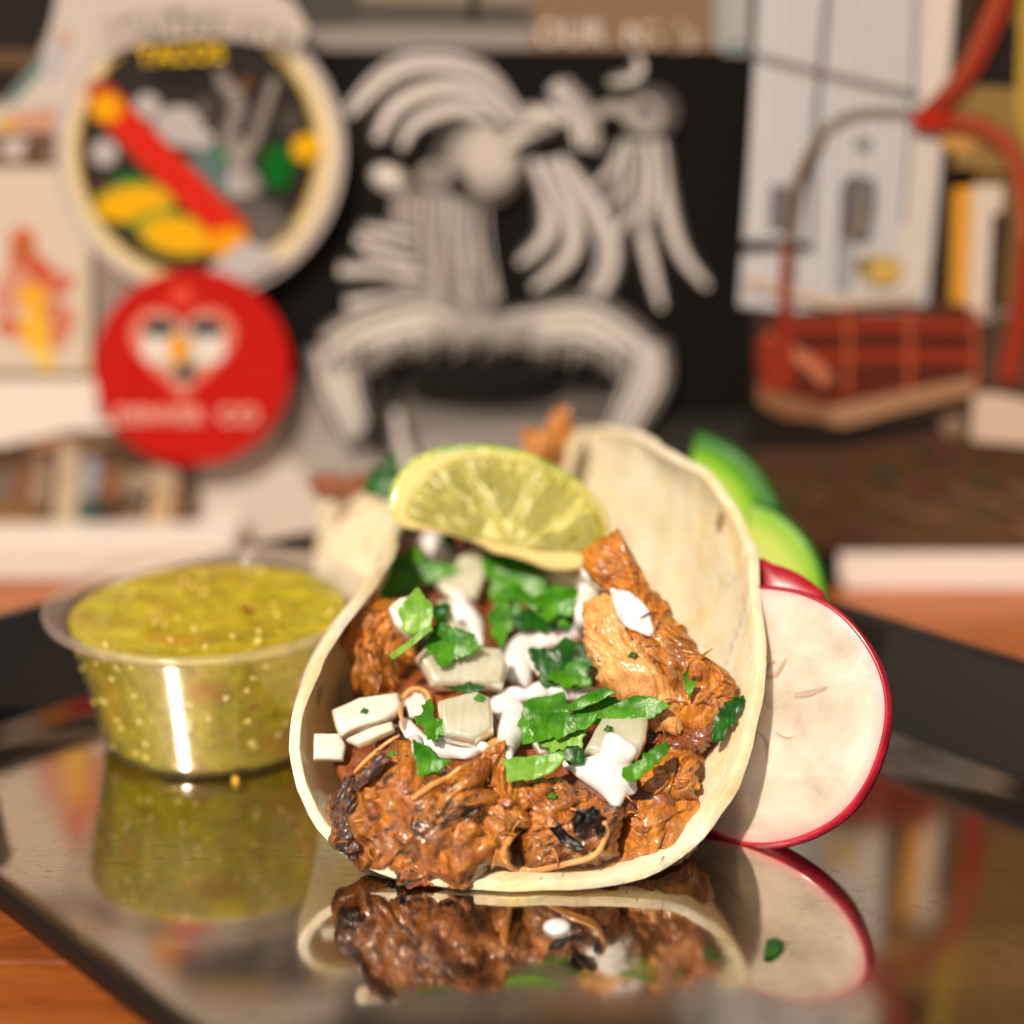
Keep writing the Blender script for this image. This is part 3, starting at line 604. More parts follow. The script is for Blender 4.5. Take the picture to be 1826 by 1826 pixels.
leaf('small feathery cilantro sprig at the right of the lowest crema blob', [(1110,1372),(1145,1355),(1172,1330),(1192,1320),(1190,1335),(1165,1365),(1140,1385),(1118,1382)], 'leaf', seed=20, amp=4, lift=.2)
leaf('dark wilted cilantro piece against the right tortilla wall', [(1270,1290),(1290,1265),(1308,1240),(1325,1240),(1318,1270),(1300,1295),(1290,1310),(1275,1312)], 'leaf_dark', seed=21, amp=5, lift=.15)
leaf('tiny curled cilantro shred on the brown meat strip', [(1218,1196),(1226,1200),(1230,1215),(1242,1214),(1236,1228),(1228,1242),(1222,1222)], 'leaf', seed=22, amp=1)
leaf('dark green cilantro at the far end left of the lime wedge', [(650,862),(680,830),(705,818),(715,850),(705,890),(680,885),(660,878)], 'leaf_dark', seed=23, lift=.3)

# ------------------------------------------------------------------ lime wedge
c0 = at(895, 905, 6.3); ln = nvec(33, 6)
outer = [(700,908),(706,870),(730,835),(768,812),(825,800),(890,802),(950,816),(1010,846),(1062,888),(1092,935),(1085,958),(1062,985),(1040,1012),(985,1016),(940,1000),(905,990),(880,985),(850,968),(800,952),(745,944),(712,936)]
lime = empty('lime_wedge', tuple(c0), 'juicy yellow green lime wedge lying on top of the filling at the back', 'lime')
cen = onplane(905, 940, c0, ln)
V, F = pillow([p - ln*.10 - Vector((.06, 0, -.10)) for p in outline(outer, c0, ln)], ln, .02, .95, 90, 10, 6, .5); register(V, F)
obj('rind', V, F, M['lime_rind'], lime)
V, F = pillow(outline([(x + (905-x)*.02, y+(940-y)*.02+2) for x, y in outer], c0, ln), ln, .06, .4, 90, 8, 8, .5)
obj('pith', V, F, M['lime_pith'], lime)
arc = [(728,926),(732,888),(770,845),(826,820),(890,818),(955,832),(1008,860),(1052,900),(1078,945),(1050,985)]
cuts = [(0, 3), (3, 5), (5, 7), (7, 9)]
hub = (915, 978)
for a, b in cuts:
    q = arc[a:b+1]; low = [(hub[0]+(q[-1][0]-hub[0])*.06, hub[1]+(q[-1][1]-hub[1])*.08), (hub[0]+(q[0][0]-hub[0])*.06, hub[1]+(q[0][1]-hub[1])*.08)]
    pg = q + low; mx_, my_ = sum(p[0] for p in pg)/len(pg), sum(p[1] for p in pg)/len(pg)
    pg = [(x+(mx_-x)*.006, y+(my_-y)*.006) for x, y in pg]
    V, F = pillow([p + ln*.05 for p in outline(pg, c0, ln)], ln, .025, .05, 60, 10, 12, .5, 0, 1, lambda p, k: .012*noise.noise(p*3), .5)
    obj('pulp_segment', V, F, M['lime_pulp'], lime)

V = []; F = []; rl = random.Random(4)
def addell2(V, F, c, X, Y, Z, nu=8, nv=5):
    st = len(V)
    for a in range(nv+1):
        for b in range(nu):
            p_, q_ = math.pi*a/nv, 2*math.pi*b/nu; V.append(c + X*math.cos(p_) + Y*math.sin(p_)*math.cos(q_) + Z*math.sin(p_)*math.sin(q_))
    for a in range(nv):
        for b in range(nu): F.append((st+a*nu+b, st+a*nu+(b+1) % nu, st+(a+1)*nu+(b+1) % nu, st+(a+1)*nu+b))
hp = onplane(hub[0], hub[1], c0, ln)
for i in range(420):
    t = rl.uniform(0, 9); k = int(min(8, t)); f = t-k; ax_, ay_ = arc[k][0]+(arc[k+1][0]-arc[k][0])*f, arc[k][1]+(arc[k+1][1]-arc[k][1])*f
    g_ = rl.uniform(.22, .93)**.7; px_, py_ = hub[0]+(ax_-hub[0])*g_, hub[1]+(ay_-hub[1])*g_
    if min(abs(t-3), abs(t-5), abs(t-7)) < .16/max(g_, .4): continue
    p = onplane(px_, py_, c0, ln); d = (p-hp).normalized(); w_ = ln.cross(d).normalized()
    addell2(V, F, p + ln*(.062+rl.uniform(0, .012)), d*rl.uniform(.10, .22), w_*rl.uniform(.035, .06), ln*.035)
o = obj('pulp', V, F, M['lime_pulp'], lime); o['kind'] = 'stuff'
# ------------------------------------------------------------------ round slices (radish, cucumber)
def slice_(name, label, cat, c, nn, r, th, dome, m_flesh, m_skin, group, clip=None, wob=.015, seed=0, cslope=0, skew=0, cflip=False):
    u, v, nn = basis(nn)
    root = empty(name, tuple(c), label, cat, group)
    rot = Matrix((u, v, nn)).transposed()
    K = 96; ringsf = 12
    def rad(a): return r*(1+wob*noise.noise(Vector((math.cos(a)*1.3+seed, math.sin(a)*1.3, 2))))
    def P(k, a, h, rr=None):
        x, y = k*rad(a)*math.cos(a), k*rad(a)*math.sin(a)
        if clip is not None: x = max(x, clip+cslope*y) if not cflip else min(x, clip)
        x += skew*-h*.5; y -= skew*-h*.6
        return Vector((x, y, h))
    V = [P(0, 0, .0)]; F = []
    for i in range(1, ringsf+1):
        for j in range(K):
            a = 2*math.pi*j/K; k = i/ringsf*.985; V.append(P(k, a, .012*noise.noise(Vector((k*6, a*3, seed))) - (.03 if i == ringsf else 0)))
    for j in range(K): F.append((0, 1+j, 1+(j+1) % K))
    for i in range(ringsf-1):
        for j in range(K): F.append((1+i*K+j, 1+(i+1)*K+j, 1+(i+1)*K+(j+1) % K, 1+i*K+(j+1) % K))
    def mk(nm, V, F, mt):
        me = bpy.data.meshes.new(nm); me.from_pydata([tuple(q*S) for q in V], [], F); me.materials.append(mt); me.polygons.foreach_set('use_smooth', [True]*len(me.polygons))
        o = bpy.data.objects.new(nm, me); C.objects.link(o); o.parent = root; return o
    mk('flesh', V, F, m_flesh)
    V = []; F = []; prof_ = [(.975, -.02), (.99, -.004), (1.0, -.02), (1.015, -th*.3), (1.01, -th*.7), (.94, -th-dome*.25), (.75, -th-dome*.7), (.4, -th-dome*.95), (.02, -th-dome)]
    for k, h in prof_:
        for j in range(K): V.append(P(k, 2*math.pi*j/K, h))
    for i in range(len(prof_)-1):
        for j in range(K): F.append((i*K+j, (i+1)*K+j, (i+1)*K+(j+1) % K, i*K+(j+1) % K))
    F.append(tuple((len(prof_)-1)*K+j for j in range(K)))
    mk('skin', V, F, m_skin)
    root.rotation_euler = rot.to_euler()
    return root
RN = nvec(24, 30)
rb = onz(1440, 1497); rr_ = 2.17
u_, v_, _ = basis(RN)
rc = rb + v_*rr_ + RN*.12; rc.z = rr_*v_.z + .02; rc.x = 4.12
slice_('radish_slice', 'round white radish slice with red skin leaning on the right side of the taco', 'radish', rc, RN, rr_, .26, .34, M['radish_flesh'], M['radish_skin'], None, wob=.03, seed=1, clip=-.85, cslope=.16, skew=.4)
q0 = at(1400, 1040, 3.9); V, F = pillow(outline([(1350,1001),(1380,1006),(1415,1018),(1450,1040),(1470,1062),(1465,1100),(1400,1120),(1352,1100)], q0, nvec(35, 20)), nvec(35, 20), .12, .25, 60, 10, 3, .5)
tag(obj('radish_slice', V, F, M['radish_skin']), 'red skinned radish slice mostly hidden behind the front white one', 'radish')
rad0 = bpy.data.objects['radish_slice']
V = []; F = []
for pts, w0 in (([(-.32,.62),(-.26,.80),(-.15,.92)], .05), ([(-.30,.60),(-.10,.70),(.02,1.0)], .075), ([(.28,.42),(.5,.50),(.80,.66)], .10), ([(-.30,-.28),(-.34,-.60),(-.55,-1.0),(-.85,-1.25)], .055), ([(-.26,-.30),(-.05,-.42),(.05,-.75)], .06), ([(-.28,-.1),(-.30,-.3),(-.22,-.42)], .05), ([(-.1,.1),(-.2,.2),(-.24,.32)], .03), ([(.1,-.25),(.3,-.3),(.42,-.22)], .02)):
    Q = catmull([Vector((a, b, 0)) for a, b in pts], 12, False); st = len(V); m_ = len(Q)
    for i, q in enumerate(Q):
        t = (Q[min(i+1, m_-1)]-Q[max(0, i-1)]).normalized(); f = i/(m_-1); ww = w0*.45*(.25+.75*math.sin(math.pi*min(1, f*1.05+.02))) * (1+.5*noise.noise(q*9))
        V += [q + Vector((-t.y, t.x, 0))*ww + Vector((.28, 0, .034)), q - Vector((-t.y, t.x, 0))*ww + Vector((.28, 0, .034)), q + Vector((.28, 0, .026))]
    for i in range(m_-1): F += [(st+3*i, st+3*i+3, st+3*i+5, st+3*i+2), (st+3*i+2, st+3*i+5, st+3*i+4, st+3*i+1)]
me = bpy.data.meshes.new('crack'); me.from_pydata([tuple(v*S) for v in V], [], F); me.materials.append(flat('radish_crack', (.40, .31, .24), .5))
ck_ = bpy.data.objects.new('crack', me); C.objects.link(ck_); ck_.parent = rad0
CN = nvec(20, 25)
slice_('cucumber_slice', 'pale green cucumber slice standing behind the radish slices', 'cucumber', at(1292, 1070, 7.6), CN, 2.0, .3, .05, M['cucumber_flesh'], M['cucumber_skin'], None, clip=.25, seed=4)
slice_('cucumber_slice', 'upper green cucumber slice peeking out beside the top of the tortilla', 'cucumber', at(1195, 965, 9.9), CN, 2.35, .3, .05, M['cucumber_flesh'], M['cucumber_skin'], None, clip=.2, seed=5)

# ------------------------------------------------------------------ salsa cup
def lathe(prof_, c, K=96, close=True):
    V = []; F = []
    for r, z in prof_:
        for j in range(K): a = 2*math.pi*j/K; V.append(Vector((c[0]+r*math.cos(a), c[1]+r*math.sin(a), c[2]+z)))
    for i in range(len(prof_)-1):
        for j in range(K): F.append((i*K+j, i*K+(j+1) % K, (i+1)*K+(j+1) % K, (i+1)*K+j))
    return V, F
cc = (-5.62, 5.85, 0.015)
cup = empty('portion_cup', cc, 'small clear plastic portion cup filled with green salsa left of the taco', 'cup')
V, F = lathe([(.001, .10), (1.7, .10), (1.82, .02), (1.95, .0), (2.05, .06), (2.12, .25), (2.126, .28), (2.2, .65), (2.38, 1.55), (2.552, 2.41), (2.56, 2.45), (2.60, 2.52)], cc)
obj('cup_wall', V, F, M['plastic'], cup)
V, F = lathe([(2.60, 2.52), (2.72, 2.55), (2.88, 2.56), (2.98, 2.60), (3.03, 2.68), (3.0, 2.76), (2.93, 2.80), (2.84, 2.77), (2.74, 2.70), (2.64, 2.66), (2.60, 2.60), (2.60, 2.52)], cc)
obj('cup_rim', V, F, M['plastic_rim'], cup)
sp_ = [(.001, .11), (1.86, .11), (2.0, .13), (2.085, .3), (2.52, 2.42), (2.545, 2.5)]
V, F = lathe(sp_, cc); K = 96
for i in range(1, 26):
    k = 1-i/26
    for j in range(K):
        a = 2*math.pi*j/K; x, y = 2.545*k*math.cos(a), 2.545*k*math.sin(a); e = noise.fractal(Vector((x*1.6, y*1.6, 1)), .8, 2, 4)*.07 + .05*(1-k)
        V.append(Vector((cc[0]+x, cc[1]+y, cc[2]+2.5+.03*k+e*(1-k**8))))
    st = (5+i)*K
    for j in range(K): F.append((st-K+j, st-K+(j+1) % K, st+(j+1) % K, st+j))
F.append(tuple((5+25)*K+j for j in range(K)))
salsa = tag(obj('green_salsa', V, F, M['salsa'], origin=cc), 'chunky yellow green salsa with seeds filling the clear portion cup', 'salsa')
V = []; F = []
def addell(V, F, c, ax, q=None):
    b = len(V); 
    Vs = [(0,0,1),(.89,0,.45),(.28,.85,.45),(-.72,.53,.45),(-.72,-.53,.45),(.28,-.85,.45),(.72,.53,-.45),(-.28,.85,-.45),(-.89,0,-.45),(-.28,-.85,-.45),(.72,-.53,-.45),(0,0,-1)]
    Fs = [(0,1,2),(0,2,3),(0,3,4),(0,4,5),(0,5,1),(1,6,2),(2,7,3),(3,8,4),(4,9,5),(5,10,1),(6,7,2),(7,8,3),(8,9,4),(9,10,5),(10,6,1),(11,7,6),(11,8,7),(11,9,8),(11,10,9),(11,6,10)]
    rt = q or Matrix.Rotation(random.uniform(0, 6), 3, Vector((random.random()-.5, random.random()-.5, random.random()-.5)).normalized())
    for v in Vs: V.append(Vector(c) + rt @ Vector((v[0]*ax[0], v[1]*ax[1], v[2]*ax[2])))
    F += [tuple(i+b for i in f) for f in Fs]
for i in range(130):
    a = random.uniform(0, 2*math.pi); z = random.uniform(.3, 2.4); r = 2.085+(z-.3)*.205 - .035
    addell(V, F, (cc[0]+r*math.cos(a), cc[1]+r*math.sin(a), z), (.10, .07, .07))
for i in range(22):
    a = random.uniform(0, 2*math.pi); r = 2.45*math.sqrt(random.random()); addell(V, F, (cc[0]+r*math.cos(a), cc[1]+r*math.sin(a), 2.56+.02*random.random()), (.10, .07, .03))
o = obj('seeds', V, F, M['seed'], salsa, origin=cc); o['kind'] = 'stuff'
for nm, p, ax in (('chili_flake', at(440, 1058, 5.6), (.16, .12, .05)), ('chili_flake', None, None), ('chili_flake', None, None)):
    if p is not None: p.z = 2.60
    V = []; F = []
    if ax is None:
        ax = (.08, .08, .05); a = math.radians(-140 if len(salsa.children) < 3 else -62); z = 1.5; r = 2.30; p = Vector((cc[0]+r*math.cos(a), cc[1]+r*math.sin(a), z))
    addell(V, F, p, ax); obj('chili_flake', V, F, M['chili'], salsa, origin=cc)
# a second pale cup at the left edge of the picture
oc = (-12.2, 8.6, .015)
V, F = lathe([(.001, .0), (.62, .0), (.68, .05), (.86, 1.8), (.9, 1.85), (.82, 1.85), (.64, .12), (.001, .12)], (-10.2, 4.4, .015))
pc = tag(obj('paper_cup', V, F, flat('white_paper', (.62, .54, .47), .5)), 'small plain pale cup cut off by the left edge of the picture', 'cup')

# small things on the tray
p = onz(993, 1655); V, F = pillow([p + Vector((.21*math.cos(t), .21*math.sin(t)*.95, .01)) for t in [i*math.pi/6 for i in range(12)]], Vector((0, 0, 1)), .10, .0, 40, 8, 2, .5)
tag(obj('crema_drop', V, F, M['crema']), 'single round white crema drop on the tray in front of the taco', 'crema drop')
p0 = onz(1380, 1690, .03); V, F = pillow([onz(x, y, .03) for x, y in ((1362,1706),(1366,1678),(1382,1672),(1400,1684),(1392,1698),(1376,1710))], Vector((0, 0, 1)), .012, .012, 40, 5, 8, .5, .02, 6, None, .6, .06)
tag(obj('cilantro_scrap', V, F, M['leaf_dark']), 'small dark green cilantro scrap lying on the tray before the radish', 'cilantro leaf')
p = onz(420, 1392, .05); V = []; F = []; addell(V, F, p, (.10, .08, .05)); tag(obj('salsa_drop', V, F, flat('orange_oil', (.75, .42, .02), .08, coat=1)), 'tiny orange drop on the tray at the foot of the salsa cup', 'drop')

V = []; F = []; rk = random.Random(8)
for i in range(22):
    x, y = rk.uniform(700, 1800), rk.uniform(1560, 1820); p = onz(x, y, .012); addell(V, F, p, (rk.uniform(.01, .03), rk.uniform(.008, .02), .012))
tag(obj('crumbs', V, F, M['meat_deep']), 'tiny dark crumbs scattered on the tray in front of the taco', 'crumbs', kind='stuff')
# ------------------------------------------------------------------ printed display behind
class Sheet:
    """a thin board standing upright at depth y; prints are laid on its front as thin coloured shapes"""
    def __init__(s, name, label, cat, pts, y, col, th=.12, group=None, rough=.5, bottom=None):
        s.y = y; s.layer = 0; P = [at(a, b, y) for a, b in pts]
        if bottom is not None: P = [Vector((p.x, p.y, bottom)) if k in (bottom_idx(pts)) else p for k, p in enumerate(P)]
        s.P = P; m = len(P); V = P + [p + Vector((0, th, 0)) for p in P]
        F = [tuple(range(m)), tuple(reversed(range(m, 2*m)))] + [(i, i+m, (i+1) % m+m, (i+1) % m) for i in range(m)]
        s.o = tag(obj(name, V, F, flat(name+'_card', tuple(c*.86 for c in col), rough), smooth=False), label, cat, group); s.V = []; s.F = []; s.fm = []; s.mats = []; s.ix = {}
    def mat(s, col):
        if col not in s.ix: s.ix[col] = len(s.mats); s.mats.append(flat('print_ink', tuple(c*.86 for c in col), .5))
        return s.ix[col]
    def poly(s, pts, col, up=None):
        s.layer += .0016; y = s.y - .012 - s.layer; b = len(s.V); s.V += [at(p[0], p[1], y) for p in pts]; s.F.append(tuple(range(b, b+len(pts)))); s.fm.append(s.mat(col))
    def ell(s, cx, cy, rx, ry, col, rot=0): s.poly(ell(cx, cy, rx, ry, rot, 26), col)
    def stroke(s, pts, w0, w1, col, mid=None):
        Q = catmull([Vector((a, b, 0)) for a, b in pts], 22, False); L = []; R = []
        for i, q in enumerate(Q):
            t = (Q[min(i+1, len(Q)-1)]-Q[max(0, i-1)]).normalized(); f = i/(len(Q)-1)
            ww = (w0+(w1-w0)*f)/2 if mid is None else ((w0*(1-f)+w1*f) + (mid-(w0+w1)/2)*4*f*(1-f))/2
            L.append((q.x-t.y*ww, q.y+t.x*ww)); R.append((q.x+t.y*ww, q.y-t.x*ww))
        s.layer += .0016; y = s.y - .012 - s.layer; b = len(s.V); k = len(L)
        s.V += [at(p[0], p[1], y) for p in L+R]
        for i in range(k-1): s.F.append((b+i, b+i+1, b+k+i+1, b+k+i)); s.fm.append(s.mat(col))
    def soft(s, pts, w0, w1, mid=None, tones=((1.0, (.07, .06, .053)), (.8, (.22, .195, .17)), (.5, (.70, .63, .57)))):
        for f, c in tones: s.stroke(pts, w0*f, w1*f, c, mid*f if mid else None)
        wm = max(w0, w1, mid or 0); k = int(wm/13)
        if k > 1:
            for i in range(k):
                o_ = (i+.5)/k-.5; q = []
                for j, (a, b) in enumerate(pts):
                    a2, b2 = pts[min(j+1, len(pts)-1)]; a1, b1 = pts[max(j-1, 0)]; L_ = math.hypot(a2-a1, b2-b1) or 1
                    ww = (w0+(w1-w0)*j/(len(pts)-1)) if mid is None or j in (0, len(pts)-1) else mid
                    q.append((a-(b2-b1)/L_*ww*o_*.9, b+(a2-a1)/L_*ww*o_*.9))
                s.stroke(q, 2.5, 4.5, (.05, .043, .038) if i % 2 == 0 else (.80, .74, .68), 3.5)
    def done(s, name='printed_picture'):
        if s.V: s.pr = obj(name, s.V, s.F, None, s.o, origin=tuple(s.o['_o']), smooth=False, mats=s.mats, fm=s.fm)
        return s.o
    def text(s, body, px, py, size_px, col, name='lettering', rot=0, sx=1.0):
        cu = bpy.data.curves.new(name, 'FONT'); cu.body = body; cu.align_x = 'CENTER'; cu.align_y = 'CENTER'; cu.size = size_px/76*S*1.2; cu.extrude = .00008; cu.offset = .0001
        t = bpy.data.objects.new('tmp', cu); C.objects.link(t); bpy.context.view_layer.update()
        me = bpy.data.meshes.new_from_object(t.evaluated_get(bpy.context.evaluated_depsgraph_get())); bpy.data.objects.remove(t); me.name = name; me.materials.clear(); me.materials.append(flat('lettering_ink', col))
        o = bpy.data.objects.new(name, me); C.objects.link(o); o.parent = s.o
        s.layer += .03; o.location = (at(px, py, s.y-.015-s.layer) - Vector(s.o['_o']))*S; o.rotation_euler = (math.pi/2, -math.radians(rot), 0); o.scale = (sx, 1, 1); return o
def bottom_idx(pts):
    ys = sorted(range(len(pts)), key=lambda i: -pts[i][1])[:2]; return ys

# white ledge at the left
tag(obj('display_ledge', *box((-17, 14.55, -.165), (-6.6, 18.9, .90)), flat('white_ledge', (.62, .54, .47), .45), smooth=False), 'white painted ledge behind the tray under the left prints', 'ledge')
mods(bpy.data.objects['display_ledge'], bevel=.12)

# black poster
PO = Sheet('black_poster', 'black poster printed with a pale crouching feathered dancer behind the taco', 'poster', [(330,96),(1345,100),(1345,1000),(350,1000)], 16.3, (.007, .006, .005), .5, bottom=-.165)
LI = (.76, .69, .63); MI = (.38, .34, .30); DK = (.10, .085, .075)
# ground hatch, lighter to the lower left
for i in range(34):
    yy_ = 690+i*8; f = i/34; c_ = min(.55, .08+1.0*f)
    PO.stroke([(560, yy_+6), (800, yy_), (1120, yy_+8*math.sin(i))], 4+5*f, 4+5*f, (c_, c_*.88, c_*.79))
PO.poly([(345,800),(430,760),(520,700),(560,780),(640,850),(640,1000),(352,1000)], (.60, .52, .45)); PO.poly([(480,700),(560,660),(600,760),(640,840),(560,860),(500,800)], (.36, .31, .265))
for i in range(7): PO.stroke([(1120, 740+i*11), (1230, 745+i*11), (1335, 738+i*11)], 3, 3, (.07+.01*i, .06+.01*i, .05+.009*i))
for pts, a, b, m_ in [
    ([(935,225),(860,135),(765,112),(690,135),(620,205)], 14, 22, 44), ([(925,235),(850,165),(775,158),(705,190),(672,250)], 12, 20, 42), ([(900,240),(835,195),(780,200),(735,225),(715,265)], 12, 18, 38),
    ([(950,285),(978,350),(975,420),(925,470)], 26, 18, 40), ([(975,285),(1015,370),(1018,450),(950,515)], 24, 18, 42), ([(995,280),(1060,370),(1088,440),(1075,505),(1035,545)], 26, 26, 46),
    ([(1115,250),(1095,300),(1060,335)], 18, 10, 24), ([(1125,250),(1115,330),(1075,372)], 18, 10, 26), ([(1138,250),(1135,350),(1098,425)], 20, 12, 30), ([(1150,255),(1148,400),(1160,470),(1180,550)], 22, 16, 34), ([(1175,250),(1190,370),(1215,450),(1262,512)], 24, 16, 34), ([(1160,250),(1165,330),(1150,420)], 20, 10, 26),
    ([(985,150),(1030,195),(1040,265)], 26, 18, 52), ([(1085,145),(1125,138),(1140,120),(1130,98)], 10, 10, 24)]:
    PO.soft(pts, a*1.25, b*1.25, m_*1.22)
PO.ell(1160,200,52,48,DK); PO.ell(1150,205,34,34,MI); PO.ell(1152,195,14,14,DK)
PO.stroke([(1060,205),(1100,190),(1130,215)], 20, 30, MI)
for i in range(8): a = i/7; PO.ell(1010+50*a+14*math.sin(3*a), 150+110*a, 11, 11, MI)
PO.ell(852,292,84,80,DK); PO.ell(862,283,64,62,MI,20); PO.ell(872,272,44,46,(.58,.51,.44),30); PO.ell(800,330,44,30,(.03,.025,.02),30)
PO.soft([(895,260),(940,235),(985,215)], 40, 50); PO.ell(950,212,36,26,MI)
for i in range(6): PO.ell(945+i*11, 195+6*abs(i-2.5), 8, 10, LI)
PO.ell(695,318,36,24,MI,20); PO.ell(690,312,22,14,LI,20); PO.ell(775,312,30,24,MI); PO.ell(775,310,14,11,DK)
PO.poly([(700,350),(740,338),(800,345),(845,370),(862,440),(888,520),(870,560),(760,560),(700,520),(690,430)], (.30,.255,.22))
PO.poly([(775,350),(815,350),(845,385),(855,470),(830,490),(800,420),(780,390)], MI)
for i in range(22): x = 700+i*8; PO.stroke([(x, 350+abs(i-10)*2), (x+6*math.sin(i), 440), (x+14*math.sin(i*2.1)+i, 540)], 3, 3, LI if i % 2 else DK)
for (a, b), (c, d) in (((645,410),(740,420)), ((635,425),(730,450)), ((605,480),(760,490)), ((618,540),(770,525)), ((650,445),(740,470))): PO.soft([(a, b), ((a+c)/2, (b+d)/2-4), (c, d)], 34, 24)
leg = ((1.0, (.14, .12, .105)), (.82, (.34, .30, .265)), (.6, (.58, .52, .46)), (.34, (.72, .65, .58)))
PO.soft([(850,590),(760,575),(660,600),(600,640)], 40, 112, 108, leg); PO.soft([(600,620),(605,690),(640,780)], 118, 60, None, leg)
PO.soft([(860,585),(960,585),(1050,580),(1140,640)], 36, 100, 108, leg); PO.soft([(1140,620),(1150,680),(1095,790)], 108, 56, None, leg)
PO.poly([(760,575),(860,560),(960,575),(940,610),(780,610)], MI); PO.soft([(705,730),(715,790),(735,850)], 20, 50); PO.poly([(540,800),(610,780),(650,850),(600,880),(540,850)], MI)
for i in range(46):
    t = i/45; x = 600+t*520; sg = 1 if i % 2 else -1; yb = 590-30*math.sin(math.pi*t)
    PO.stroke([(x, yb+34), (x+10*sg, yb+52), (x+4*sg-16, yb+74+10*math.sin(i*1.7))], 7, 3, (.30,.265,.235) if i % 3 else (.02,.018,.016))
PO.ell(850,670,140,30,(.012,.010,.009)); PO.stroke([(690,650),(670,740),(650,800)], 20, 30, (.02,.017,.015))
PO.done()
# strip of prints above the poster
T1 = Sheet('long_print', 'blurred grey and brown print with pale lettering above the black poster', 'print', [(470,-60),(1300,-60),(1300,88),(470,92)], 16.5, (.10, .085, .072), 1.2)
T1.poly([(470,48),(760,46),(960,50),(960,88),(470,90)], (.30,.26,.23)); T1.poly([(640,-50),(980,-50),(980,8),(640,0)], (.30,.24,.18)); T1.poly([(950,-50),(1275,-50),(1275,90),(950,90)], (.25,.155,.09)); T1.poly([(840,-50),(860,-50),(850,40),(835,40)], (.03,.025,.02))
T1.poly([(1275,-50),(1300,-50),(1300,88),(1275,88)], (.34,.36,.36)); T1.poly([(470,-50),(640,-50),(640,44),(470,44)], (.08,.07,.06))
T1.done(); T1.text('OUR', 1018, 62, 46, (.62,.53,.46)); T1.text('N', 1135, 66, 46, (.68,.56,.48)); T1.text('G', 1165, 66, 46, (.5,.36,.25)); T1.text("'s", 1225, 66, 50, (.55,.42,.32))
T2 = Sheet('narrow_print', 'narrow light blue print strip at the right end above the poster', 'print', [(1296,-60),(1342,-60),(1334,98),(1290,96)], 16.2, (.42,.40,.38), .1); T2.poly([(1300,75),(1325,75),(1322,92),(1298,92)], (.12,.24,.22)); T2.done()

# left display: backing board, figure card, crowd photograph, torn sticker
LB = Sheet('display_board', 'pale backing board at the left holding the colourful cards', 'board', [(-260,-60),(345,-60),(348,960),(-260,960)], 16.0, (.30,.24,.20), .3, bottom=.90)
LB.poly([(-250,-50),(105,-50),(95,30),(60,110),(0,185),(-250,185)], (.020,.017,.014)); LB.poly([(-250,88),(85,90),(75,120),(-250,122)], (.13,.075,.04)); LB.poly([(-250,235),(120,230),(120,300),(-250,300)], (.20,.13,.09))
LB.ell(30,262,28,22,(.55,.5,.46)); LB.ell(60,275,18,28,(.12,.06,.03)); LB.done()
TS = Sheet('torn_sticker', 'white sticker with a teal left edge in the upper left corner', 'sticker', [(112,-50),(180,-50),(190,235),(-20,240),(-20,190),(20,175),(60,120),(85,70)], 15.9, (.60,.53,.46), .05)
TS.poly([(60,120),(78,90),(72,130),(30,178),(2,195),(20,172)], (.10,.26,.24)); TS.poly([(100,40),(120,80),(110,120),(85,150),(80,100)], (.50,.48,.50)); TS.poly([(0,205),(100,190),(95,235),(0,240)], (.58,.31,.20)); TS.ell(10,222,22,12,(.7,.42,.10)); TS.ell(115,68,12,14,(.66,.36,.25)); TS.done()
FC = Sheet('figure_card', 'cream card printed with a small red and yellow dancing figure at the left', 'card', [(-200,300),(165,300),(163,672),(-200,672)], 15.9, (.66,.55,.43), .06)
for a, b, c_, d, col, rt in ((40,440,24,36,(.60,.12,.04),0),(55,480,42,26,(.56,.10,.04),10),(20,520,30,50,(.62,.28,.2),30),(95,510,40,20,(.60,.14,.08),-20),(100,570,34,34,(.60,.20,.12),0),(20,585,30,16,(.60,.12,.05),10),(95,600,26,20,(.6,.2,.12),0),(58,530,28,24,(.82,.42,.03),0),(62,590,26,40,(.84,.46,.04),0),(80,640,16,34,(.82,.55,.10),-8),(40,445,10,14,(.35,.17,.06),0)): FC.ell(a, b, c_, d, col, rt)
FC.poly([(150,305),(164,305),(162,668),(148,668)], (.60,.48,.32)); FC.poly([(-190,660),(163,660),(163,671),(-190,671)], (.35,.25,.16)); FC.done()
WB = Sheet('white_strip', 'blank white strip below the figure card', 'paper strip', [(-200,676),(172,676),(175,750),(300,760),(120,768),(0,800),(-200,812)], 15.9, (.78,.69,.60), .05); WB.done()
CP = Sheet('crowd_photograph', 'small photograph crowded with brown and cream upright figures at the lower left', 'photograph', [(-200,800),(0,795),(120,770),(340,768),(345,950),(-200,950)], 15.9, (.085,.045,.025), .06, bottom=.905)
rnd = random.Random(3); cols = [(.30,.20,.12),(.18,.09,.04),(.34,.27,.20),(.10,.07,.05),(.24,.13,.07),(.42,.32,.22)]
for x, y0, y1, ww, col in ((8,835,895,30,(.20,.15,.11)),(45,825,900,28,(.24,.11,.05)),(75,820,900,34,(.30,.21,.14)),(120,795,945,42,(.52,.40,.27)),(160,815,885,32,(.34,.33,.36)),(200,830,885,26,(.30,.14,.07)),(240,840,880,34,(.34,.25,.17)),(290,835,875,60,(.46,.33,.22)),(285,875,945,44,(.50,.33,.19)),(240,905,940,26,(.28,.19,.12)),(320,880,925,20,(.24,.14,.07))):
    CP.stroke([(x+4, y0), (x, (y0+y1)/2), (x-6, y1)], ww*.8, ww, col)
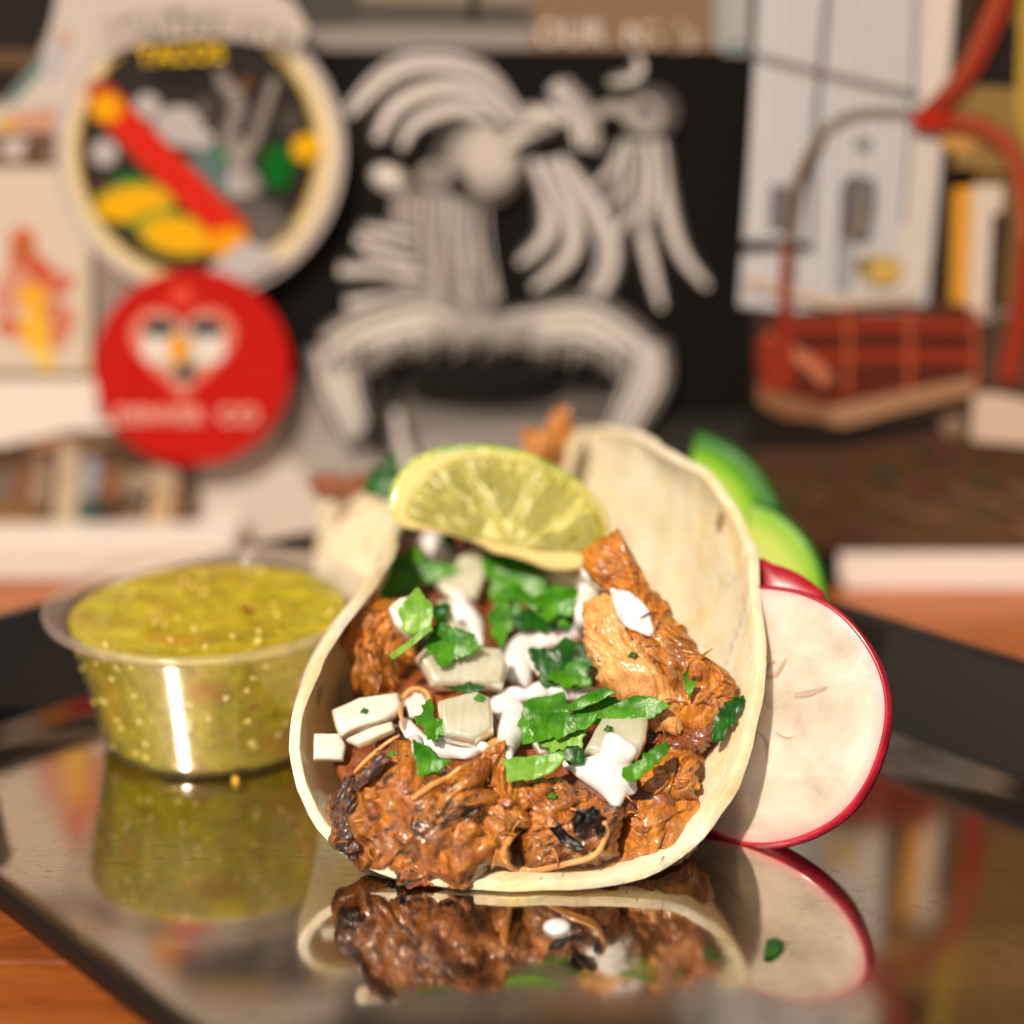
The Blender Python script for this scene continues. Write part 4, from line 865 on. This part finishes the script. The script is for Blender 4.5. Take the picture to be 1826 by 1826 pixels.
CP.ell(155,915,18,26,(.05,.12,.10),10); CP.ell(175,925,14,24,(.03,.03,.03)); CP.ell(30,925,60,20,(.24,.12,.04),15); CP.ell(110,930,14,14,(.40,.34,.12)); CP.ell(245,895,14,10,(.06,.04,.03)); CP.ell(165,785,40,12,(.22,.13,.07)); CP.ell(90,790,40,8,(.45,.22,.12),-12); CP.done()

# round loteria style sticker and the red disc
RS = Sheet('round_sticker', 'round black sticker with cream border showing a hot dog, tacos and a skeleton', 'sticker', ell(357,270,258,262,0,48), 15.75, (.50,.44,.40), .10)
RS.ell(357,270,243,250,(.74,.60,.38)); RS.ell(353,268,218,226,(.55,.36,.03)); RS.ell(352,268,211,220,(.030,.024,.021))
RS.poly([(330,290),(370,255),(420,285),(430,330),(400,370),(360,345)], (.11,.17,.17)); RS.ell(400,275,20,16,(.03,.2,.05),40)
for a, b, c_, d in ((262,190,24,24),(320,225,46,36),(186,272,24,24),(352,248,30,18),(432,325,28,26),(290,240,20,20)): RS.ell(a, b, c_, d, (.48,.44,.42))
for i in range(9): RS.ell(415+8*math.sin(i), 165+i*17, 19-.3*i, 6, (.36,.31,.27))
RS.stroke([(395,120),(400,150),(430,170)], 26, 18, (.30,.26,.23)); RS.stroke([(490,140),(470,200),(450,260)], 16, 18, (.28,.24,.21)); RS.stroke([(440,250),(430,300),(460,340)], 30, 20, (.32,.28,.24)); RS.ell(520,215,22,24,(.07,.06,.05)); RS.ell(365,195,16,24,(.10,.08,.07))
for i in range(14): RS.stroke([(400+8*i, 340+abs(i-5)*4), (440+6*i, 400+i), (470+4*i, 440-3*i)], 3, 3, (.20,.175,.155))
RS.ell(437,150,14,12,(.16,.07,.03))
RS.ell(225,328,38,16,(.01,.17,.03),-5); RS.ell(190,342,26,18,(.10,.05,.02)); RS.ell(240,362,74,36,(.40,.36,.02),-6); RS.ell(238,364,62,28,(.84,.42,.005),-8); RS.ell(275,392,44,18,(.22,.30,.02),-10); RS.ell(318,420,72,36,(.50,.38,.02),8); RS.ell(318,420,60,28,(.84,.42,.005),8)
RS.stroke([(180,175),(290,290),(425,425)], 58, 62, (.45,.05,.01), 64); RS.stroke([(185,180),(290,290),(415,415)], 40, 46, (.66,.02,.008), 50); RS.ell(178,160,24,18,(.40,.03,.02)); RS.ell(190,192,30,28,(.85,.30,.004)); RS.ell(188,190,16,16,(.85,.42,.004)); RS.ell(405,432,40,26,(.82,.32,.006),-10)
RS.ell(495,298,28,42,(.002,.12,.012)); RS.ell(545,264,25,25,(.78,.42,.004)); RS.ell(556,262,16,20,(.78,.42,.004))
RS.poly([(370,480),(430,430),(480,440),(500,470),(430,505)], (.50,.46,.44))
RS.poly([(150,-10),(250,-40),(350,-48),(450,-35),(520,0),(548,45),(530,95),(480,82),(430,72),(350,66),(270,72),(210,90),(190,105),(150,60)], (.60,.52,.46))
RS.done(); 
for i, ch in enumerate('SOUTHSIDE'): RS.text(ch, 195+i*37, 60-30*math.sin(math.pi*(i+.3)/8.6), 46, (.42,.37,.33), 'lettering', rot=10-4.0*i)
RS.text('TACOS', 322, 97, 36, (.80,.50,.006), sx=1.05, rot=3)
RD = Sheet('red_disc_sticker', 'round red sticker with a heart face and white lettering overlapping the round black sticker', 'sticker', ell(343,655,176,174,0,48), 15.55, (.50,.010,.006), .10)
def heart(cx, cy, s_): return [(cx+s_*16*math.sin(t)**3, cy-s_*(13*math.cos(t)-5*math.cos(2*t)-2*math.cos(3*t)-math.cos(4*t))) for t in [2*math.pi*i/40 for i in range(40)]]
RD.poly(heart(326,620,5.9), (.75,.22,.15)); RD.poly(heart(326,618,4.7), (.50,.42,.34)); RD.ell(280,622,28,26,(.75,.68,.60)); RD.ell(372,622,28,28,(.75,.68,.60))
RD.ell(284,584,30,16,(.02,.02,.02)); RD.ell(368,584,31,16,(.02,.02,.02)); RD.ell(318,622,18,28,(.85,.33,.006)); RD.ell(330,664,20,17,(.04,.04,.035)); RD.ell(324,528,22,18,(.75,.07,.04)); RD.stroke([(205,600),(215,640),(210,700)], 5, 5, (.72,.02,.01))
RD.done(); RD.text('DENVER', 284, 742, 34, (.86,.42,.34), sx=1.05); RD.text('CO', 425, 742, 36, (.86,.42,.34), sx=1.1)

# right print: street scene photograph with a white lower border
RP = Sheet('street_photograph', 'large colour photograph of a red basket swing before a white building at the right', 'photograph', [(1345,-60),(2050,-60),(2050,1062),(1338,1062)], 14.4, (.030,.022,.017), .15, bottom=-.165)
A = RP
A.poly([(1700,-50),(2050,-50),(2050,560),(1660,560)], (.19,.105,.035)); A.poly([(1700,-50),(1770,-50),(1720,60),(1660,330),(1650,560),(1720,560),(1740,330),(1680,200),(1705,100)], (.045,.026,.015)); A.poly([(1690,0),(1750,0),(1730,70),(1690,150)], (.05,.03,.018))
A.poly([(1355,-50),(1708,-50),(1690,180),(1650,570),(1480,560),(1318,545),(1335,300)], (.56,.54,.54))
for i in range(26): x = 1362+i*11.5; A.stroke([(x+6, -50), (x-4, 250), (x-22, 520)], 3.5, 3.5, (.42,.42,.44) if i % 2 else (.66,.62,.58))
A.poly([(1655,-50),(1706,-50),(1688,140),(1640,215),(1648,-50)], (.68,.58,.48)); A.poly([(1622,240),(1660,235),(1676,260),(1652,440),(1660,460),(1640,530),(1600,530),(1605,400)], (.60,.53,.46))
A.stroke([(1480,-50),(1462,130),(1452,260),(1445,430)], 12, 9, (.16,.155,.16)); A.stroke([(1345,98),(1460,128),(1640,170)], 9, 11, (.17,.15,.14)); A.stroke([(1636,-50),(1628,150),(1610,400)], 8, 7, (.22,.22,.22)); A.ell(1464,132,10,9,(.14,.08,.08))
for i in range(14): A.ell(1370+i*19, 108+i*4.6, 4, 7, (.30,.25,.20))
A.stroke([(1405,550),(1415,400),(1440,290),(1480,225),(1545,200),(1640,205)], 15, 13, (.20,.15,.11)); A.ell(1538,255,14,12,(.24,.22,.2))
A.poly([(1500,330),(1520,310),(1560,320),(1562,350),(1552,430),(1495,430)], (.13,.115,.11)); A.poly([(1535,330),(1545,330),(1542,420),(1528,420)], (.25,.2,.15)); A.poly([(1375,330),(1408,330),(1400,410),(1370,405)], (.15,.14,.15)); A.stroke([(1322,438),(1390,436),(1450,440)], 20, 12, (.035,.025,.02)); A.poly([(1490,430),(1520,430),(1512,520),(1488,510)], (.30,.31,.33))
A.ell(1570,480,40,28,(.48,.34,.13)); A.ell(1538,474,14,16,(.20,.13,.03)); A.ell(1580,490,24,18,(.60,.36,.08)); A.stroke([(1330,500),(1400,520),(1500,540),(1620,530)], 20, 20, (.58,.43,.32))
A.poly([(1745,55),(1822,40),(1808,170),(1735,180)], (.018,.014,.013)); A.poly([(1700,150),(1835,160),(2050,150),(2050,330),(1700,300)], (.26,.155,.05)); A.poly([(1820,-50),(1850,-50),(1842,300),(1810,200)], (.42,.27,.04))
A.ell(1710,250,34,22,(.55,.26,.07)); A.poly([(1700,335),(1745,330),(1728,545),(1695,540)], (.66,.30,.03)); A.poly([(1735,330),(1790,330),(1766,575),(1725,560)], (.62,.52,.42)); A.poly([(1770,380),(1800,380),(1785,560),(1760,560)], (.045,.03,.02))
A.poly([(1790,540),(2050,545),(2050,700),(1745,690),(1760,570)], (.075,.045,.028)); A.stroke([(1750,558),(1850,560),(2050,575)], 12, 12, (.22,.17,.13))
# floor of boards and shadow under the basket
A.poly([(1340,700),(1440,770),(1720,700),(1760,680),(2050,700),(2050,985),(1340,985)], (.075,.037,.018)); A.poly([(1340,640),(1480,770),(1700,730),(1720,760),(1500,800),(1340,800)], (.014,.011,.009))
rn = random.Random(5)
for i in range(40):
    x = 1500+rn.random()*480; y = 850+rn.random()*110; L = 60+rn.random()*120; c_ = .10+.25*rn.random()*(x-1450)/400
    A.stroke([(x, y), (x+L*.5, y+L*.17), (x+L, y+L*.34)], 4, 9, (c_, c_*.5, c_*.27))
for i in range(20): A.ell(1400+rn.random()*400, 800+rn.random()*150, 14+rn.random()*20, 8+rn.random()*8, (.05+.07*rn.random(), .03+.03*rn.random(), .015+.015*rn.random()), 15)
A.poly([(1736,706),(1770,700),(2050,760),(2050,830),(1850,795),(1732,785)], (.60,.44,.33)); A.ell(1700,760,24,20,(.22,.14,.09))
# red basket swing with its hoop
RE = (.27,.030,.012); RL = (.38,.08,.035); RK = (.11,.018,.008)
A.poly([(1350,600),(1400,560),(1745,560),(1742,660),(1690,690),(1480,745),(1380,720),(1345,660)], RK)
for y in (585, 640): A.stroke([(1400, y), (1560, y-6), (1742, y-2)], 20, 22, RE)
for y in (612, 668): A.stroke([(1410, y+4), (1560, y-4), (1740, y-4)], 8, 10, (.05,.022,.012))
A.stroke([(1350,570),(1450,560),(1600,548),(1740,560)], 14, 16, (.11,.04,.018))
for x in (1510, 1620, 1738): A.stroke([(x, 550), (x+3, 620), (x, 700)], 10, 10, RL)
A.poly([(1480,725),(1600,700),(1735,672),(1742,700),(1620,730),(1510,760),(1470,755)], (.36,.19,.10)); A.poly([(1350,680),(1390,700),(1480,725),(1480,752),(1400,745),(1352,720)], (.24,.11,.05))
A.stroke([(1362,600),(1405,625),(1440,645),(1478,680)], 24, 26, (.50,.16,.08)); A.poly([(1352,600),(1392,600),(1400,700),(1362,700)], RE)
A.stroke([(1404,690),(1402,600),(1398,500),(1404,430)], 26, 15, RE); A.stroke([(1404,440),(1410,370),(1428,300),(1462,240)], 12, 11, (.20,.12,.07))
A.stroke([(1800,-50),(1775,20),(1735,110),(1690,170),(1640,212)], 44, 26, RE, 40); A.stroke([(1790,-50),(1765,20),(1725,105),(1682,165)], 16, 12, RL)
A.stroke([(1630,210),(1690,214),(1740,222),(1790,250),(1822,310),(1835,420),(1820,560),(1795,680)], 26, 38, RE, 36); A.stroke([(1700,216),(1745,224),(1795,260),(1820,330),(1828,430)], 14, 18, RL); A.ell(1660,215,36,18,(.40,.02,.006))
A.poly([(1497,985),(2050,985),(2050,1061),(1520,1061),(1497,1030)], (.80,.68,.60)); A.poly([(1345,980),(1497,980),(1497,1061),(1340,1061)], (.012,.010,.009))
RP.done()
